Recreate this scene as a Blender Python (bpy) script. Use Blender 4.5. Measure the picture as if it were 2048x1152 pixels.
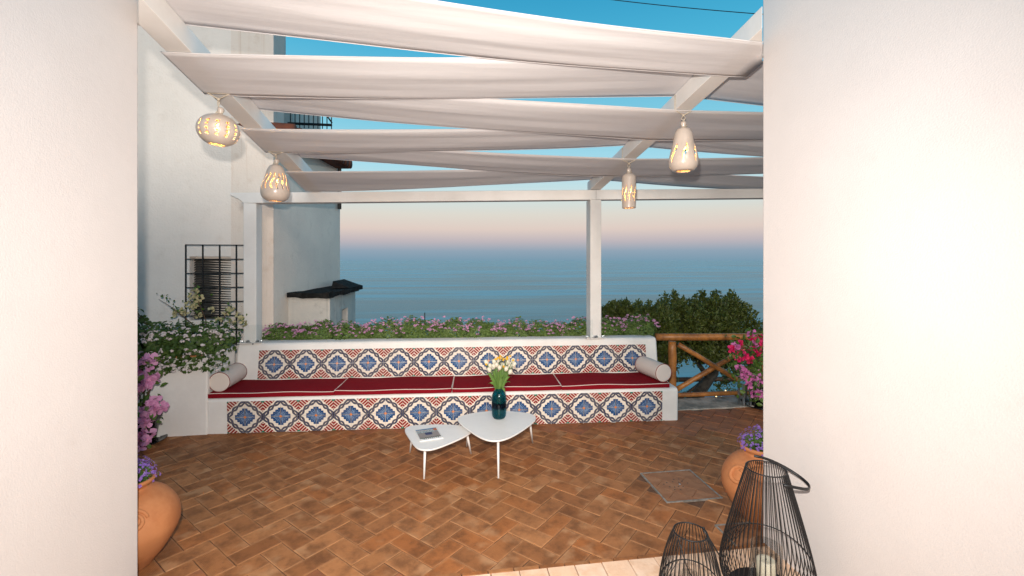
import bpy, bmesh, math, random
import numpy as np
from mathutils import Vector, Matrix
random.seed(7); RNG = np.random.default_rng(11)
R = math.radians; PI = math.pi
S = bpy.context.scene; COL = S.collection
for o in list(bpy.data.objects): bpy.data.objects.remove(o)

def lin(r, g, b):
    f = lambda c: (c/255/12.92) if c/255 <= .04045 else ((c/255+.055)/1.055)**2.4
    return (f(r), f(g), f(b), 1.0)

# ------------------------------------------------------------------ camera
YAW = math.atan2(129, 900)
cam = bpy.data.cameras.new('camera'); camo = bpy.data.objects.new('camera', cam); COL.objects.link(camo)
cam.sensor_width = 36; cam.lens = 36*900/2048; cam.shift_y = -56/2048
cam.clip_start = .05; cam.clip_end = 90000
camo.location = (0, 0, 2.0); camo.rotation_euler = (R(90), 0, -YAW)
S.camera = camo
# ------------------------------------------------------------------ dusk sky, after-glow, flash
W = bpy.data.worlds.new('World'); S.world = W; W.use_nodes = True
wn, wl = W.node_tree.nodes, W.node_tree.links
bg = wn['Background']; out = wn['World Output']
tc = wn.new('ShaderNodeTexCoord'); sx = wn.new('ShaderNodeSeparateXYZ'); wl.new(tc.outputs['Generated'], sx.inputs[0])
rp = wn.new('ShaderNodeValToRGB'); wl.new(sx.outputs['Z'], rp.inputs[0])
stops = [(0.0, (112,146,167)), (.020, (130,153,173)), (.042, (176,169,178)), (.068, (208,190,184)), (.10, (207,202,194)), (.14, (193,211,212)),
         (.20, (158,207,222)), (.28, (122,192,214)), (.42, (66,168,204)), (.52, (40,146,188)), (.75, (30,116,164)), (1.0, (26,98,148))]
e = rp.color_ramp.elements
while len(e) > 1: e.remove(e[0])
e[0].position = stops[0][0]; e[0].color = lin(*stops[0][1])
for p, c in stops[1:]: n = e.new(p); n.color = lin(*c)
wl.new(rp.outputs[0], bg.inputs['Color']); bg.inputs['Strength'].default_value = 1.0
sky = wn.new('ShaderNodeTexSky'); sky.sky_type = 'NISHITA'; sky.sun_disc = False
sky.sun_elevation = R(4); sky.sun_rotation = R(180); bg2 = wn.new('ShaderNodeBackground')
wl.new(sky.outputs[0], bg2.inputs['Color']); bg2.inputs['Strength'].default_value = .012
ad = wn.new('ShaderNodeAddShader'); wl.new(bg.outputs[0], ad.inputs[0]); wl.new(bg2.outputs[0], ad.inputs[1]); wl.new(ad.outputs[0], out.inputs['Surface'])

sl = bpy.data.lights.new('sun', 'SUN'); so = bpy.data.objects.new('sun', sl); COL.objects.link(so)
sl.energy = 1.75; sl.angle = R(25); sl.color = (1, .86, .74); so.rotation_euler = (R(90-22), 0, R(0)); so.location = (0, -6, 8)

# the photographer's flash, held just above and left of the lens: it throws the hard shadows seen behind the lanterns and the blossoms
fl = bpy.data.lights.new('camera_flash', 'SPOT'); fo = bpy.data.objects.new('camera_flash', fl); COL.objects.link(fo)
fl.energy = 800; fl.color = (1, .93, .87); fl.spot_size = R(146); fl.spot_blend = 1.0; fl.shadow_soft_size = .035
fo.location = (-.08, -.02, 2.26)
fo.rotation_euler = Vector((.75, 6, -.85)).to_track_quat('-Z', 'Y').to_euler()
vs = S.view_settings; vs.view_transform = 'Standard'; vs.look = 'None'; vs.exposure = .14; vs.gamma = 1
try: vs.use_curve_mapping = False
except Exception: pass

# ------------------------------------------------------------------ helpers
class MB:
    def __init__(s): s.v = []; s.f = []; s.m = []
    def add(s, vs, fs, mi=0):
        k = len(s.v); s.v += [tuple(map(float, p)) for p in vs]; s.f += [tuple(k+i for i in f) for f in fs]; s.m += [mi]*len(fs); return s
    def box(s, c, d, M=None, mi=0):
        x, y, z = d[0]/2, d[1]/2, d[2]/2
        P = [Vector(p) for p in ((-x,-y,-z),(x,-y,-z),(x,y,-z),(-x,y,-z),(-x,-y,z),(x,-y,z),(x,y,z),(-x,y,z))]
        if M is not None: P = [M @ p for p in P]
        P = [p+Vector(c) for p in P]
        return s.add(P, [(0,3,2,1),(4,5,6,7),(0,1,5,4),(1,2,6,5),(2,3,7,6),(3,0,4,7)], mi)
    def b2(s, x0, x1, y0, y1, z0, z1, mi=0): return s.box(((x0+x1)/2,(y0+y1)/2,(z0+z1)/2), (x1-x0,y1-y0,z1-z0), None, mi)
    def tube(s, path, r, n=8, cap=True, mi=0):
        P = [Vector(p) for p in path]; m = len(P)
        rr = r if hasattr(r, '__len__') else [r]*m
        vs, fs = [], []; up = None
        for i, p in enumerate(P):
            t = (P[min(i+1, m-1)]-P[max(i-1, 0)])
            if t.length < 1e-9: t = Vector((0,0,1))
            t.normalize()
            if up is None:
                up = t.orthogonal().normalized()
            else:
                up = (up - t*up.dot(t))
                up = up.normalized() if up.length > 1e-6 else t.orthogonal().normalized()
            b = t.cross(up)
            for k in range(n):
                a = 2*PI*k/n; vs.append(p + (up*math.cos(a)+b*math.sin(a))*rr[i])
        for i in range(m-1):
            for k in range(n): fs.append((i*n+k, i*n+(k+1)%n, (i+1)*n+(k+1)%n, (i+1)*n+k))
        if cap: fs.append(tuple(range(n-1, -1, -1))); fs.append(tuple((m-1)*n+k for k in range(n)))
        return s.add(vs, fs, mi)
    def lathe(s, prof, n=32, c=(0,0,0), mi=0):
        vs, fs = [], []
        for r, z in prof:
            for k in range(n):
                a = 2*PI*k/n; vs.append((c[0]+r*math.cos(a), c[1]+r*math.sin(a), c[2]+z))
        for i in range(len(prof)-1):
            for k in range(n): fs.append((i*n+k, i*n+(k+1)%n, (i+1)*n+(k+1)%n, (i+1)*n+k))
        return s.add(vs, fs, mi)
    def ball(s, c, r, n=10, sq=1.0, mi=0):
        prof = [(max(1e-4, r*math.sin(PI*i/n)), -r*sq*math.cos(PI*i/n)) for i in range(n+1)]
        return s.lathe(prof, max(6, n), c, mi)
    def mesh(s, name):
        me = bpy.data.meshes.new(name); me.from_pydata(s.v, [], s.f); me.update(); return me

def link(name, me, mats=None, parent=None, smooth=False, loc=None, rot=None):
    o = bpy.data.objects.new(name, me); COL.objects.link(o)
    if mats is not None and me is not None and len(me.materials) == 0:
        for m in (mats if isinstance(mats, (list, tuple)) else [mats]): me.materials.append(m)
    if parent is not None: o.parent = parent
    if loc is not None: o.location = loc
    if rot is not None: o.rotation_euler = rot
    if smooth and me is not None and len(me.polygons): me.polygons.foreach_set('use_smooth', [True]*len(me.polygons))
    return o
def obj(name, mb, mats, parent=None, smooth=False, loc=None, rot=None, world=False, bevel=0, seg=2, auto=None):
    if world and parent is not None:
        L = parent.location; mb.v = [(p[0]-L[0], p[1]-L[1], p[2]-L[2]) for p in mb.v]
    me = mb.mesh(name); o = link(name, me, mats, parent, smooth, loc, rot)
    if any(mb.m): me.polygons.foreach_set('material_index', mb.m)
    if bevel:
        b = o.modifiers.new('bevel', 'BEVEL'); b.width = bevel; b.segments = seg; b.limit_method = 'ANGLE'; b.angle_limit = R(auto or 35)
        me.polygons.foreach_set('use_smooth', [True]*len(me.polygons))
        w = o.modifiers.new('wn', 'WEIGHTED_NORMAL'); w.keep_sharp = True
    return o
def thing(name, label, cat, loc=(0,0,0), rz=0, group=None):
    o = bpy.data.objects.new(name, None); COL.objects.link(o); o.location = loc; o.rotation_euler = (0,0,rz); o.empty_display_size = .1
    return tag(o, label, cat, group)
def tag(o, label, cat, group=None, kind=None):
    o['label'] = label; o['category'] = cat
    if group: o['group'] = group
    if kind: o['kind'] = kind
    return o
def struct(o): o['kind'] = 'structure'; return o

# ------------------------------------------------------------------ materials
class X:   # a shader-node expression
    nt = None
    def __init__(s, k): s.k = k
    @staticmethod
    def w(a): return a if isinstance(a, X) else X(a)
    @staticmethod
    def op(o, *a):
        n = X.nt.nodes.new('ShaderNodeMath'); n.operation = o
        for i, b in enumerate(a):
            if isinstance(b, X): X.nt.links.new(b.k, n.inputs[i])
            else: n.inputs[i].default_value = b
        return X(n.outputs[0])
    def __add__(s, b): return X.op('ADD', s, b)
    __radd__ = __add__
    def __sub__(s, b): return X.op('SUBTRACT', s, b)
    def __rsub__(s, b): return X.op('SUBTRACT', b, s)
    def __mul__(s, b): return X.op('MULTIPLY', s, b)
    __rmul__ = __mul__
    def __truediv__(s, b): return X.op('DIVIDE', s, b)
    def __lt__(s, b): return X.op('LESS_THAN', s, b)
    def __gt__(s, b): return X.op('GREATER_THAN', s, b)
    def __pow__(s, b): return X.op('POWER', s, b)
def xabs(a): return X.op('ABSOLUTE', a)
def xmax(a, b): return X.op('MAXIMUM', a, b)
def xmin(a, b): return X.op('MINIMUM', a, b)
def xmix(f, a, b):
    n = X.nt.nodes.new('ShaderNodeMix'); n.data_type = 'RGBA'
    for i, q in ((0, f), (6, a), (7, b)):
        if isinstance(q, X): X.nt.links.new(q.k, n.inputs[i])
        elif i == 0: n.inputs[0].default_value = q
        else: n.inputs[i].default_value = q if len(q) == 4 else (*q, 1)
    return X(n.outputs[2])

def new_mat(name):
    m = bpy.data.materials.new(name); m.use_nodes = True
    nt = m.node_tree; X.nt = nt
    return m, nt, nt.nodes['Principled BSDF'], nt.nodes['Material Output']
def tex_coord(nt, kind='Object'): 
    t = nt.nodes.new('ShaderNodeTexCoord'); return t.outputs[kind]
def noise(nt, vec, scale, detail=4, rough=.6, w=None, stretch=None):
    if stretch:
        mp = nt.nodes.new('ShaderNodeMapping'); mp.inputs['Scale'].default_value = stretch; nt.links.new(vec, mp.inputs[0]); vec = mp.outputs[0]
    n = nt.nodes.new('ShaderNodeTexNoise')
    if w is not None: n.noise_dimensions = '4D'; nt.links.new(w.k, n.inputs['W'])
    nt.links.new(vec, n.inputs['Vector']); n.inputs['Scale'].default_value = scale; n.inputs['Detail'].default_value = detail; n.inputs['Roughness'].default_value = rough
    return X(n.outputs[0])
def sramp(a, lo, hi):   # smooth 0..1 between lo and hi
    n = X.nt.nodes.new('ShaderNodeMapRange'); n.interpolation_type = 'SMOOTHSTEP'
    X.nt.links.new(a.k, n.inputs[0]); n.inputs[1].default_value = lo; n.inputs[2].default_value = hi
    return X(n.outputs[0])
def bump(nt, bs, h, strength=.3, dist=.01):
    b = nt.nodes.new('ShaderNodeBump'); b.inputs['Strength'].default_value = strength; b.inputs['Distance'].default_value = dist
    nt.links.new(h.k, b.inputs['Height']); nt.links.new(b.outputs[0], bs.inputs['Normal'])
def rand_of_object(nt):
    n = nt.nodes.new('ShaderNodeObjectInfo'); return X(n.outputs['Random'])
def simple(name, c, rough=.6, c2=None, ns=8, bs_=0, bscale=60, metal=0, spec=None, dist=.004, stretch=None, coat=0, subs=0, coord='Object', rnd=0):
    m, nt, b, o = new_mat(name); v = tex_coord(nt, coord)
    if c2 is not None:
        f = sramp(noise(nt, v, ns, 5, .62, stretch=stretch), .35, .65); col = xmix(f, c, c2)
        if rnd:
            r = rand_of_object(nt); col = xmix(r*rnd, col, c2)
        nt.links.new(col.k, b.inputs['Base Color'])
    else: b.inputs['Base Color'].default_value = c if len(c) == 4 else (*c, 1)
    b.inputs['Roughness'].default_value = rough; b.inputs['Metallic'].default_value = metal
    if spec is not None: b.inputs['Specular IOR Level'].default_value = spec
    if coat: b.inputs['Coat Weight'].default_value = coat; b.inputs['Coat Roughness'].default_value = .08
    if bs_: bump(nt, b, noise(nt, v, bscale, 4, .6, stretch=stretch), bs_, dist)
    return m
def leafy(name, c, c2, rough=.5, trans=.35, ns=9):
    m, nt, b, o = new_mat(name); v = tex_coord(nt)
    g = nt.nodes.new('ShaderNodeNewGeometry'); r = X(g.outputs['Random Per Island'])
    col = xmix(r, c, c2); nt.links.new(col.k, b.inputs['Base Color']); b.inputs['Roughness'].default_value = rough
    t = nt.nodes.new('ShaderNodeBsdfTranslucent'); nt.links.new(col.k, t.inputs[0])
    mx = nt.nodes.new('ShaderNodeMixShader'); mx.inputs[0].default_value = trans
    nt.links.new(b.outputs[0], mx.inputs[1]); nt.links.new(t.outputs[0], mx.inputs[2]); nt.links.new(mx.outputs[0], o.inputs[0]); return m
def emis(name, c, s):
    m, nt, b, o = new_mat(name); b.inputs['Base Color'].default_value = (*c, 1)
    b.inputs['Emission Color'].default_value = (*c, 1); b.inputs['Emission Strength'].default_value = s; return m

M = {}
def mat_house():
    m, nt, b, o = new_mat('house_plaster'); v = tex_coord(nt)
    n1 = noise(nt, v, .9, 5, .6); n2 = noise(nt, v, 4, 6, .7); n3 = noise(nt, v, 120, 3, .6); n4 = noise(nt, v, 14, 4, .6, stretch=(1, .6, 1.6))
    col = xmix(sramp(n1, .35, .65), (.71,.66,.63,1), (.68,.63,.60,1)); col = xmix(sramp(n2, .60, .80)*.35, col, (.61,.55,.51,1))
    nt.links.new(col.k, b.inputs['Base Color']); b.inputs['Roughness'].default_value = .9; b.inputs['Specular IOR Level'].default_value = .15
    bump(nt, b, n3*.6+n4*.35+n2*.8, .45, .005); return m
M['house'] = mat_house()
M['white'] = simple('whitewash', (.80,.77,.73,1), .75, (.72,.69,.65,1), 2.2, .3, 22, dist=.006)
M['wood'] = simple('white_painted_wood', (.78,.755,.72,1), .55, (.70,.67,.63,1), 6, .15, 40, dist=.003, stretch=(.25,.25,.25))
M['black'] = simple('black_metal', (.012,.012,.013,1), .45, None, metal=.3)
M['steel'] = simple('brushed_steel', (.45,.46,.47,1), .35, None, metal=.9)
M['tablewhite'] = simple('matt_white_lacquer', (.80,.79,.765,1), .42, (.77,.76,.735,1), 5)
M['leg'] = simple('white_tube', (.74,.73,.71,1), .4)
M['rope'] = simple('hemp_rope', (.62,.54,.42,1), .9, (.48,.40,.30,1), 120)
M['terracotta'] = simple('terracotta', (.50,.20,.075,1), .75, (.42,.15,.05,1), 5, .25, 45, dist=.004)
M['soil'] = simple('dark_soil', (.03,.02,.014,1), .95, (.06,.04,.03,1), 30, .6, 60)
M['candle'] = simple('ivory_wax', (.85,.76,.58,1), .5)
M['log'] = simple('varnished_log', (.39,.155,.034,1), .42, (.20,.075,.018,1), 7, .35, 30, stretch=(1,1,1), dist=.006)
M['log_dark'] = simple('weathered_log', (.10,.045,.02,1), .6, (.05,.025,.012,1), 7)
M['bark'] = simple('tree_bark', (.022,.018,.014,1), .9, (.05,.042,.032,1), 12, .6, 40, dist=.02)
M['stemgreen'] = simple('green_stem', (.09,.17,.035,1), .6)
M['stembrown'] = simple('woody_stem', (.10,.055,.03,1), .8)
M['ceramic'] = simple('cream_ceramic', (.56,.47,.40,1), .3, (.50,.42,.35,1), 6, coat=.2)
M['piping'] = simple('ecru_piping', (.72,.62,.55,1), .8)
M['redpipe'] = simple('dark_red_piping', (.20,.02,.018,1), .7)
M['concrete'] = simple('mossy_stone', (.36,.33,.29,1), .9, (.15,.148,.13,1), 5, .6, 26, dist=.012)
M['slate'] = simple('blackened_slab', (.010,.010,.010,1), .9, (.025,.024,.023,1), 9, .5, 20, dist=.02, spec=.1)
M['plastic'] = simple('black_plastic_pot', (.01,.01,.011,1), .22)
M['tulip'] = leafy('white_tulip_petal', (.85,.82,.70,1), (.78,.72,.58,1), .55, .3)
M['yellow'] = leafy('yellow_blossom', (.85,.42,.015,1), (.80,.52,.03,1), .6, .2)
M['tulipleaf'] = leafy('tulip_leaf', (.13,.26,.06,1), (.22,.36,.09,1), .45, .35)
M['gerleaf'] = leafy('geranium_leaf', (.10,.17,.030,1), (.17,.24,.055,1), .6, .3)
M['gerleafd'] = leafy('dark_geranium_leaf', (.040,.085,.014,1), (.09,.15,.026,1), .55, .3)
M['gerpink'] = leafy('pink_geranium_petal', (.68,.30,.50,1), (.80,.45,.66,1), .6, .35)
M['gerwhite'] = leafy('white_geranium_petal', (.80,.66,.66,1), (.75,.70,.68,1), .6, .3)
M['boupink'] = leafy('pale_pink_bract', (.80,.42,.64,1), (.76,.34,.58,1), .6, .4)
M['boured'] = leafy('crimson_bract', (.85,.03,.14,1), (.80,.02,.20,1), .55, .4)
M['boumag'] = leafy('magenta_bract', (.72,.17,.48,1), (.78,.28,.58,1), .55, .4)
M['boucream'] = leafy('cream_bract', (.58,.53,.28,1), (.70,.62,.38,1), .6, .4)
M['bouleaf'] = leafy('bougainvillea_leaf', (.06,.13,.02,1), (.12,.20,.035,1), .4, .3)
M['purple'] = leafy('purple_bellflower', (.24,.12,.52,1), (.38,.22,.64,1), .6, .35)
M['bellleaf'] = leafy('bellflower_leaf', (.07,.14,.03,1), (.11,.2,.04,1), .5, .3)
M['crown'] = leafy('dark_tree_leaf', (.045,.068,.010,1), (.13,.15,.025,1), .5, .25)
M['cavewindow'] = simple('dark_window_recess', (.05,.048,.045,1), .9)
M['slat'] = simple('grey_weathered_slat', (.085,.08,.072,1), .8, (.05,.047,.042,1), 14)
M['tileroof'] = simple('terracotta_roof_tile', (.16,.045,.02,1), .85, (.09,.03,.018,1), 8)
M['paper'] = simple('paper_edge', (.72,.71,.68,1), .7)
M['bulb'] = emis('warm_bulb', (1, .60, .20), 7)
M['flame'] = emis('candle_flame', (1, .66, .28), 5)
M['tableblue'] = simple('pale_blue_cloth', (.22,.36,.45,1), .7)

def mat_glass():
    m, nt, b, o = new_mat('clear_glass')
    t = nt.nodes.new('ShaderNodeBsdfTransparent'); t.inputs[0].default_value = (.975,.985,.985,1)
    g = nt.nodes.new('ShaderNodeBsdfGlossy'); g.inputs['Roughness'].default_value = .02
    lw = nt.nodes.new('ShaderNodeLayerWeight'); lw.inputs[0].default_value = .25; fx_ = X(lw.outputs['Fresnel'])*.35
    mx = nt.nodes.new('ShaderNodeMixShader'); nt.links.new(fx_.k, mx.inputs[0]); nt.links.new(t.outputs[0], mx.inputs[1]); nt.links.new(g.outputs[0], mx.inputs[2])
    nt.links.new(mx.outputs[0], o.inputs[0]); return m
M['glass'] = mat_glass()

def mat_sail():
    m, nt, b, o = new_mat('sail_cloth'); v = tex_coord(nt)
    f = noise(nt, v, 3, 4, .6, stretch=(.35, 5, 1)); col = xmix(sramp(f, .3, .7), (.82,.785,.77,1), (.79,.755,.74,1))
    nt.links.new(col.k, b.inputs['Base Color']); b.inputs['Roughness'].default_value = .85
    bump(nt, b, noise(nt, v, 9, 4, .6, stretch=(.2, 3, 1)), .18, .02)
    t = nt.nodes.new('ShaderNodeBsdfTranslucent'); nt.links.new(col.k, t.inputs[0])
    mx = nt.nodes.new('ShaderNodeMixShader'); mx.inputs[0].default_value = .30
    nt.links.new(b.outputs[0], mx.inputs[1]); nt.links.new(t.outputs[0], mx.inputs[2]); nt.links.new(mx.outputs[0], o.inputs[0]); return m
M['sail'] = mat_sail()

def mat_brick(name, c1, c2, c3, pale, dark, lx, ly, ribs=.25):
    m, nt, b, o = new_mat(name); v = tex_coord(nt); r = rand_of_object(nt); w = r*37.0
    base = xmix(r, c1, c2)
    base = xmix(sramp(X.op('FRACT', r*7.31), .55, 1.0)*.8, base, c3)
    n1 = noise(nt, v, 7, 5, .65, w=w); n2 = noise(nt, v, 14, 6, .7, w=w+11.0); n3 = noise(nt, v, 4, 3, .5, w=w+23.0)
    base = xmix(sramp(n1, .38, .68)*.68, base, dark)
    sp = nt.nodes.new('ShaderNodeSeparateXYZ'); nt.links.new(v, sp.inputs[0]); x, y = X(sp.outputs[0]), X(sp.outputs[1])
    ed = xmin(lx/2-xabs(x), ly/2-xabs(y))
    base = xmix((1-sramp(ed+(n2-.5)*.03, .002, .022))*.20, base, pale)
    base = xmix(sramp(n3, .54, .70)*.6, base, pale)
    base = xmix(sramp(n2, .58, .74)*.6, base, dark)
    nt.links.new(base.k, b.inputs['Base Color'])
    rg = .42 + n1*.35; nt.links.new(rg.k, b.inputs['Roughness']); b.inputs['Specular IOR Level'].default_value = .22
    wv = X.op('SINE', y*900 + n1*9)*(sramp(X.op('FRACT', r*3.7), .35, .6))*ribs
    bump(nt, b, n2*1.6+n1+wv, .5, .006); return m
M['brick'] = mat_brick('old_terracotta_brick', (.39,.170,.065,1), (.265,.104,.036,1), (.37,.128,.036,1), (.50,.28,.14,1), (.115,.048,.02,1), .30, .15)
M['slab'] = mat_brick('pale_terracotta_brick', (.80,.58,.42,1), (.75,.52,.36,1), (.76,.50,.33,1), (.82,.64,.50,1), (.60,.36,.21,1), .18, .36, .1)
M['mortar'] = simple('sandy_mortar', (.15,.07,.034,1), .95, (.07,.033,.017,1), 9, .5, 60, dist=.004)

def mat_tile():
    m, nt, b, o = new_mat('majolica_tile')
    uvn = nt.nodes.new('ShaderNodeUVMap'); uvn.uv_map = 'UVMap'
    sp = nt.nodes.new('ShaderNodeSeparateXYZ'); nt.links.new(uvn.outputs[0], sp.inputs[0]); u, v = X(sp.outputs[0]), X(sp.outputs[1])
    oc = tex_coord(nt); r = rand_of_object(nt); w = r*51.0
    n1 = noise(nt, oc, 60, 3, .6, w=w); n2 = noise(nt, oc, 25, 3, .6, w=w+9.0)
    wob = (n2-.5)*.035
    u = u + wob; v = v + (n1-.5)*.02
    cream = xmix(n2, (.80,.72,.62,1), (.74,.66,.56,1))
    col = cream
    # red barbs with a green bud at the outer corner
    sm = u+v; df = u-v
    st = X.op('FRACT', df*4.7+100.2) < .66
    region = sm > (1.30 + xabs(df)*.03)
    pink = xmix(.28, cream, (.62,.28,.22,1))
    red = xmix(n1, (.13,.003,.004,1), (.36,.012,.012,1))
    barb = sm > 1.32
    col = xmix(region, col, pink); col = xmix(region*st*barb, col, red)
    col = xmix(sm > 1.91, col, cream)
    col = xmix((sm > 1.86)*(xabs(df) < .10), col, (.0,.19,.12,1))
    # braid of two navy strands
    p = 1.28
    au, av = xmax(u, .002), xmax(v, .002)
    nn = (au**p + av**p)**(1/p) - .925
    q = (u-v)/(xmax(u+v, .05)); qs = X.op('SIGN', q); qq = qs*(xabs(q)**.864)
    off = X.op('COSINE', qq*(1.5*PI))*.098
    d1 = xabs(nn-off); d2 = xabs(nn+off)
    navy = xmix(n2, (.002,.003,.016,1), (.005,.007,.034,1)); lite = (.30,.31,.44,1)
    over1 = X.op('SINE', qq*(1.5*PI)) > 0
    wd, wl_, edge = .069, .008, .076
    dA = over1*d2 + (1-over1)*d1      # lower strand
    dB = over1*d1 + (1-over1)*d2      # upper strand
    for d in (dA, dB):
        col = xmix(d < edge, col, cream); col = xmix(d < wd, col, navy); col = xmix(d < wl_, col, lite)
    # blue quatrefoil
    sc = X.op('COSINE', (xabs(df)-.13)*21.0)*-.05
    fm = ((sm+sc) < .655)*(xmax(u, v) < .555)
    th = nt.nodes.new('ShaderNodeMath'); th.operation = 'ARCTAN2'; nt.links.new(v.k, th.inputs[0]); nt.links.new(u.k, th.inputs[1])
    streak = X.op('SINE', X(th.outputs[0])*22.0 + n1*9.0)
    blue = xmix(n1, (.002,.018,.095,1), (.005,.085,.24,1))
    blue = xmix(sramp(streak+(n1-.5)*2.5, .1, .9)*(1-sramp(sm, .28, .66))*.8, blue, (.40,.54,.72,1))
    col = xmix(fm, col, blue)
    ax = xmin(xabs(u), xabs(v)) < .017
    col = xmix(ax*(sm < .53), col, (.36,.31,.28,1))
    col = xmix((u*u+v*v) < .0055, col, (.80,.24,.03,1))
    col = xmix(r*.16, col, (.30,.25,.22,1))
    nt.links.new(col.k, b.inputs['Base Color']); b.inputs['Roughness'].default_value = .16; b.inputs['Specular IOR Level'].default_value = .16
    bump(nt, b, n2, .12, .004)
    return m
M['tile'] = mat_tile()

def mat_fabric(name, c1, c2):
    m, nt, b, o = new_mat(name); v = tex_coord(nt)
    f = noise(nt, v, 5, 4, .6); col = xmix(f, c1, c2); nt.links.new(col.k, b.inputs['Base Color']); b.inputs['Roughness'].default_value = .9
    b.inputs['Specular IOR Level'].default_value = .12
    bump(nt, b, noise(nt, v, 350, 2, .5)+noise(nt, v, 6, 2, .5)*3, .3, .004); return m
M['red'] = mat_fabric('crimson_canvas', (.23,.005,.013,1), (.19,.004,.010,1))
M['ecru'] = mat_fabric('ecru_canvas', (.70,.62,.56,1), (.64,.56,.50,1))

def mat_oldwall(name, a, b_, c, streak=True):
    m, nt, b, o = new_mat(name); v = tex_coord(nt)
    n1 = noise(nt, v, 1.3, 6, .65); n2 = noise(nt, v, 5, 5, .65); col = xmix(sramp(n1, .3, .7), a, b_)
    col = xmix(sramp(n2, .52, .75)*.5, col, c)
    if streak:
        s = noise(nt, v, 3, 4, .6, stretch=(5, 5, .12)); col = xmix(sramp(s, .55, .75)*.55, col, c)
    nt.links.new(col.k, b.inputs['Base Color']); b.inputs['Roughness'].default_value = .9
    bump(nt, b, n2+noise(nt, v, 40, 4, .6)*.5, .4, .02); return m
M['oldwall'] = mat_oldwall('weathered_grey_plaster', (.80,.735,.67,1), (.75,.685,.62,1), (.66,.59,.52,1), False)
M['stainwall'] = mat_oldwall('rain_stained_plaster', (.76,.67,.59,1), (.71,.62,.54,1), (.56,.42,.32,1), True)
M['greywall'] = mat_oldwall('pale_grey_render', (.76,.69,.61,1), (.70,.63,.56,1), (.59,.53,.47,1), False)
M['hutwall'] = mat_oldwall('peeling_limewash', (.62,.58,.52,1), (.50,.49,.46,1), (.20,.20,.19,1), True)

def mat_sea():
    m, nt, b, o = new_mat('evening_sea'); g = nt.nodes.new('ShaderNodeNewGeometry'); v = g.outputs['Position']
    s1 = noise(nt, v, .012, 5, .6, stretch=(.22, 1, 1)); s2 = noise(nt, v, .25, 4, .6, stretch=(.4, 1, 1)); s3 = noise(nt, v, .006, 6, .68, stretch=(.10, 1, 1))
    rg = .20 + sramp(s3+(s1-.5)*.4, .40, .68)*.16
    bp = nt.nodes.new('ShaderNodeBump'); bp.inputs['Strength'].default_value = .35; bp.inputs['Distance'].default_value = 1.0; hh = s2*.5+s1*3; nt.links.new(hh.k, bp.inputs['Height'])
    df = nt.nodes.new('ShaderNodeBsdfDiffuse'); df.inputs[0].default_value = (.024, .095, .125, 1)
    gl = nt.nodes.new('ShaderNodeBsdfGlossy'); gl.inputs[0].default_value = (.66, .78, .83, 1); nt.links.new(rg.k, gl.inputs['Roughness']); nt.links.new(bp.outputs[0], gl.inputs['Normal'])
    lw = nt.nodes.new('ShaderNodeLayerWeight'); fc = X(lw.outputs['Facing']); fac = .16+(fc**6.0)*.50+(sramp(s3+(s1-.5)*.5, .42, .66)*.22)
    mx = nt.nodes.new('ShaderNodeMixShader'); nt.links.new(fac.k, mx.inputs[0]); nt.links.new(df.outputs[0], mx.inputs[1]); nt.links.new(gl.outputs[0], mx.inputs[2]); nt.links.new(mx.outputs[0], o.inputs[0]); return m
M['sea'] = mat_sea()
M['hill'] = simple('dark_scrub_slope', (.014,.022,.008,1), .95, (.03,.035,.016,1), .8, .8, 3, dist=.2)
M['earth'] = simple('garden_earth', (.05,.04,.028,1), .95, (.08,.065,.045,1), 2, .5, 20)

# ------------------------------------------------------------------ the setting
def grid_plane(name, x0, x1, y0, y1, zf, nx, ny, mat):
    mb = MB(); vs = [(x0+(x1-x0)*i/nx, y0+(y1-y0)*j/ny, zf(x0+(x1-x0)*i/nx, y0+(y1-y0)*j/ny)) for j in range(ny+1) for i in range(nx+1)]
    mb.add(vs, [(j*(nx+1)+i, j*(nx+1)+i+1, (j+1)*(nx+1)+i+1, (j+1)*(nx+1)+i) for j in range(ny) for i in range(nx)])
    return struct(obj(name, mb, mat, smooth=True))
SEA_Z = -85
grid_plane('sea', -45000, 45000, -20000, 60000, lambda x, y: SEA_Z, 1, 1, M['sea'])
# hillside: falls away steeply in front of the terraces, rises behind the house
grid_plane('hillside', -160, 160, -140, 130, lambda x, y: (-3.2-.35*max(0, y-9)-.9*max(0, y-16) if y > 2 else -3.2+.0*y)+.25*math.sin(x*.7)*math.cos(y*.6)*(1 if y > 8 else 0), 80, 90, M['hill'])

FLOOR = struct(obj('terrace_floor', MB().b2(-6, 6.6, 2.6, 6.02, -.6, -.006), M['mortar']))
struct(obj('indoor_floor', MB().b2(-6, 6.6, -6, 2.5, -.6, .020), M['slab']))
struct(obj('lower_terrace', MB().b2(4.25, 14, 6.6, 10.6, -3.4, -1.55), M['earth']))
struct(obj('planting_bed', MB().b2(-2.62, 3.02, 6.42, 7.05, -3.2, .80), M['soil'], rot=(0,0,0)))

# bench frame of reference
BA = math.atan2(5.273-5.618, 2.858+2.742); BO = Vector((-2.742, 5.618, 0)); BL = 5.61
def bench_y(x): return 5.618 + (x+2.742)*math.tan(BA)
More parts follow.
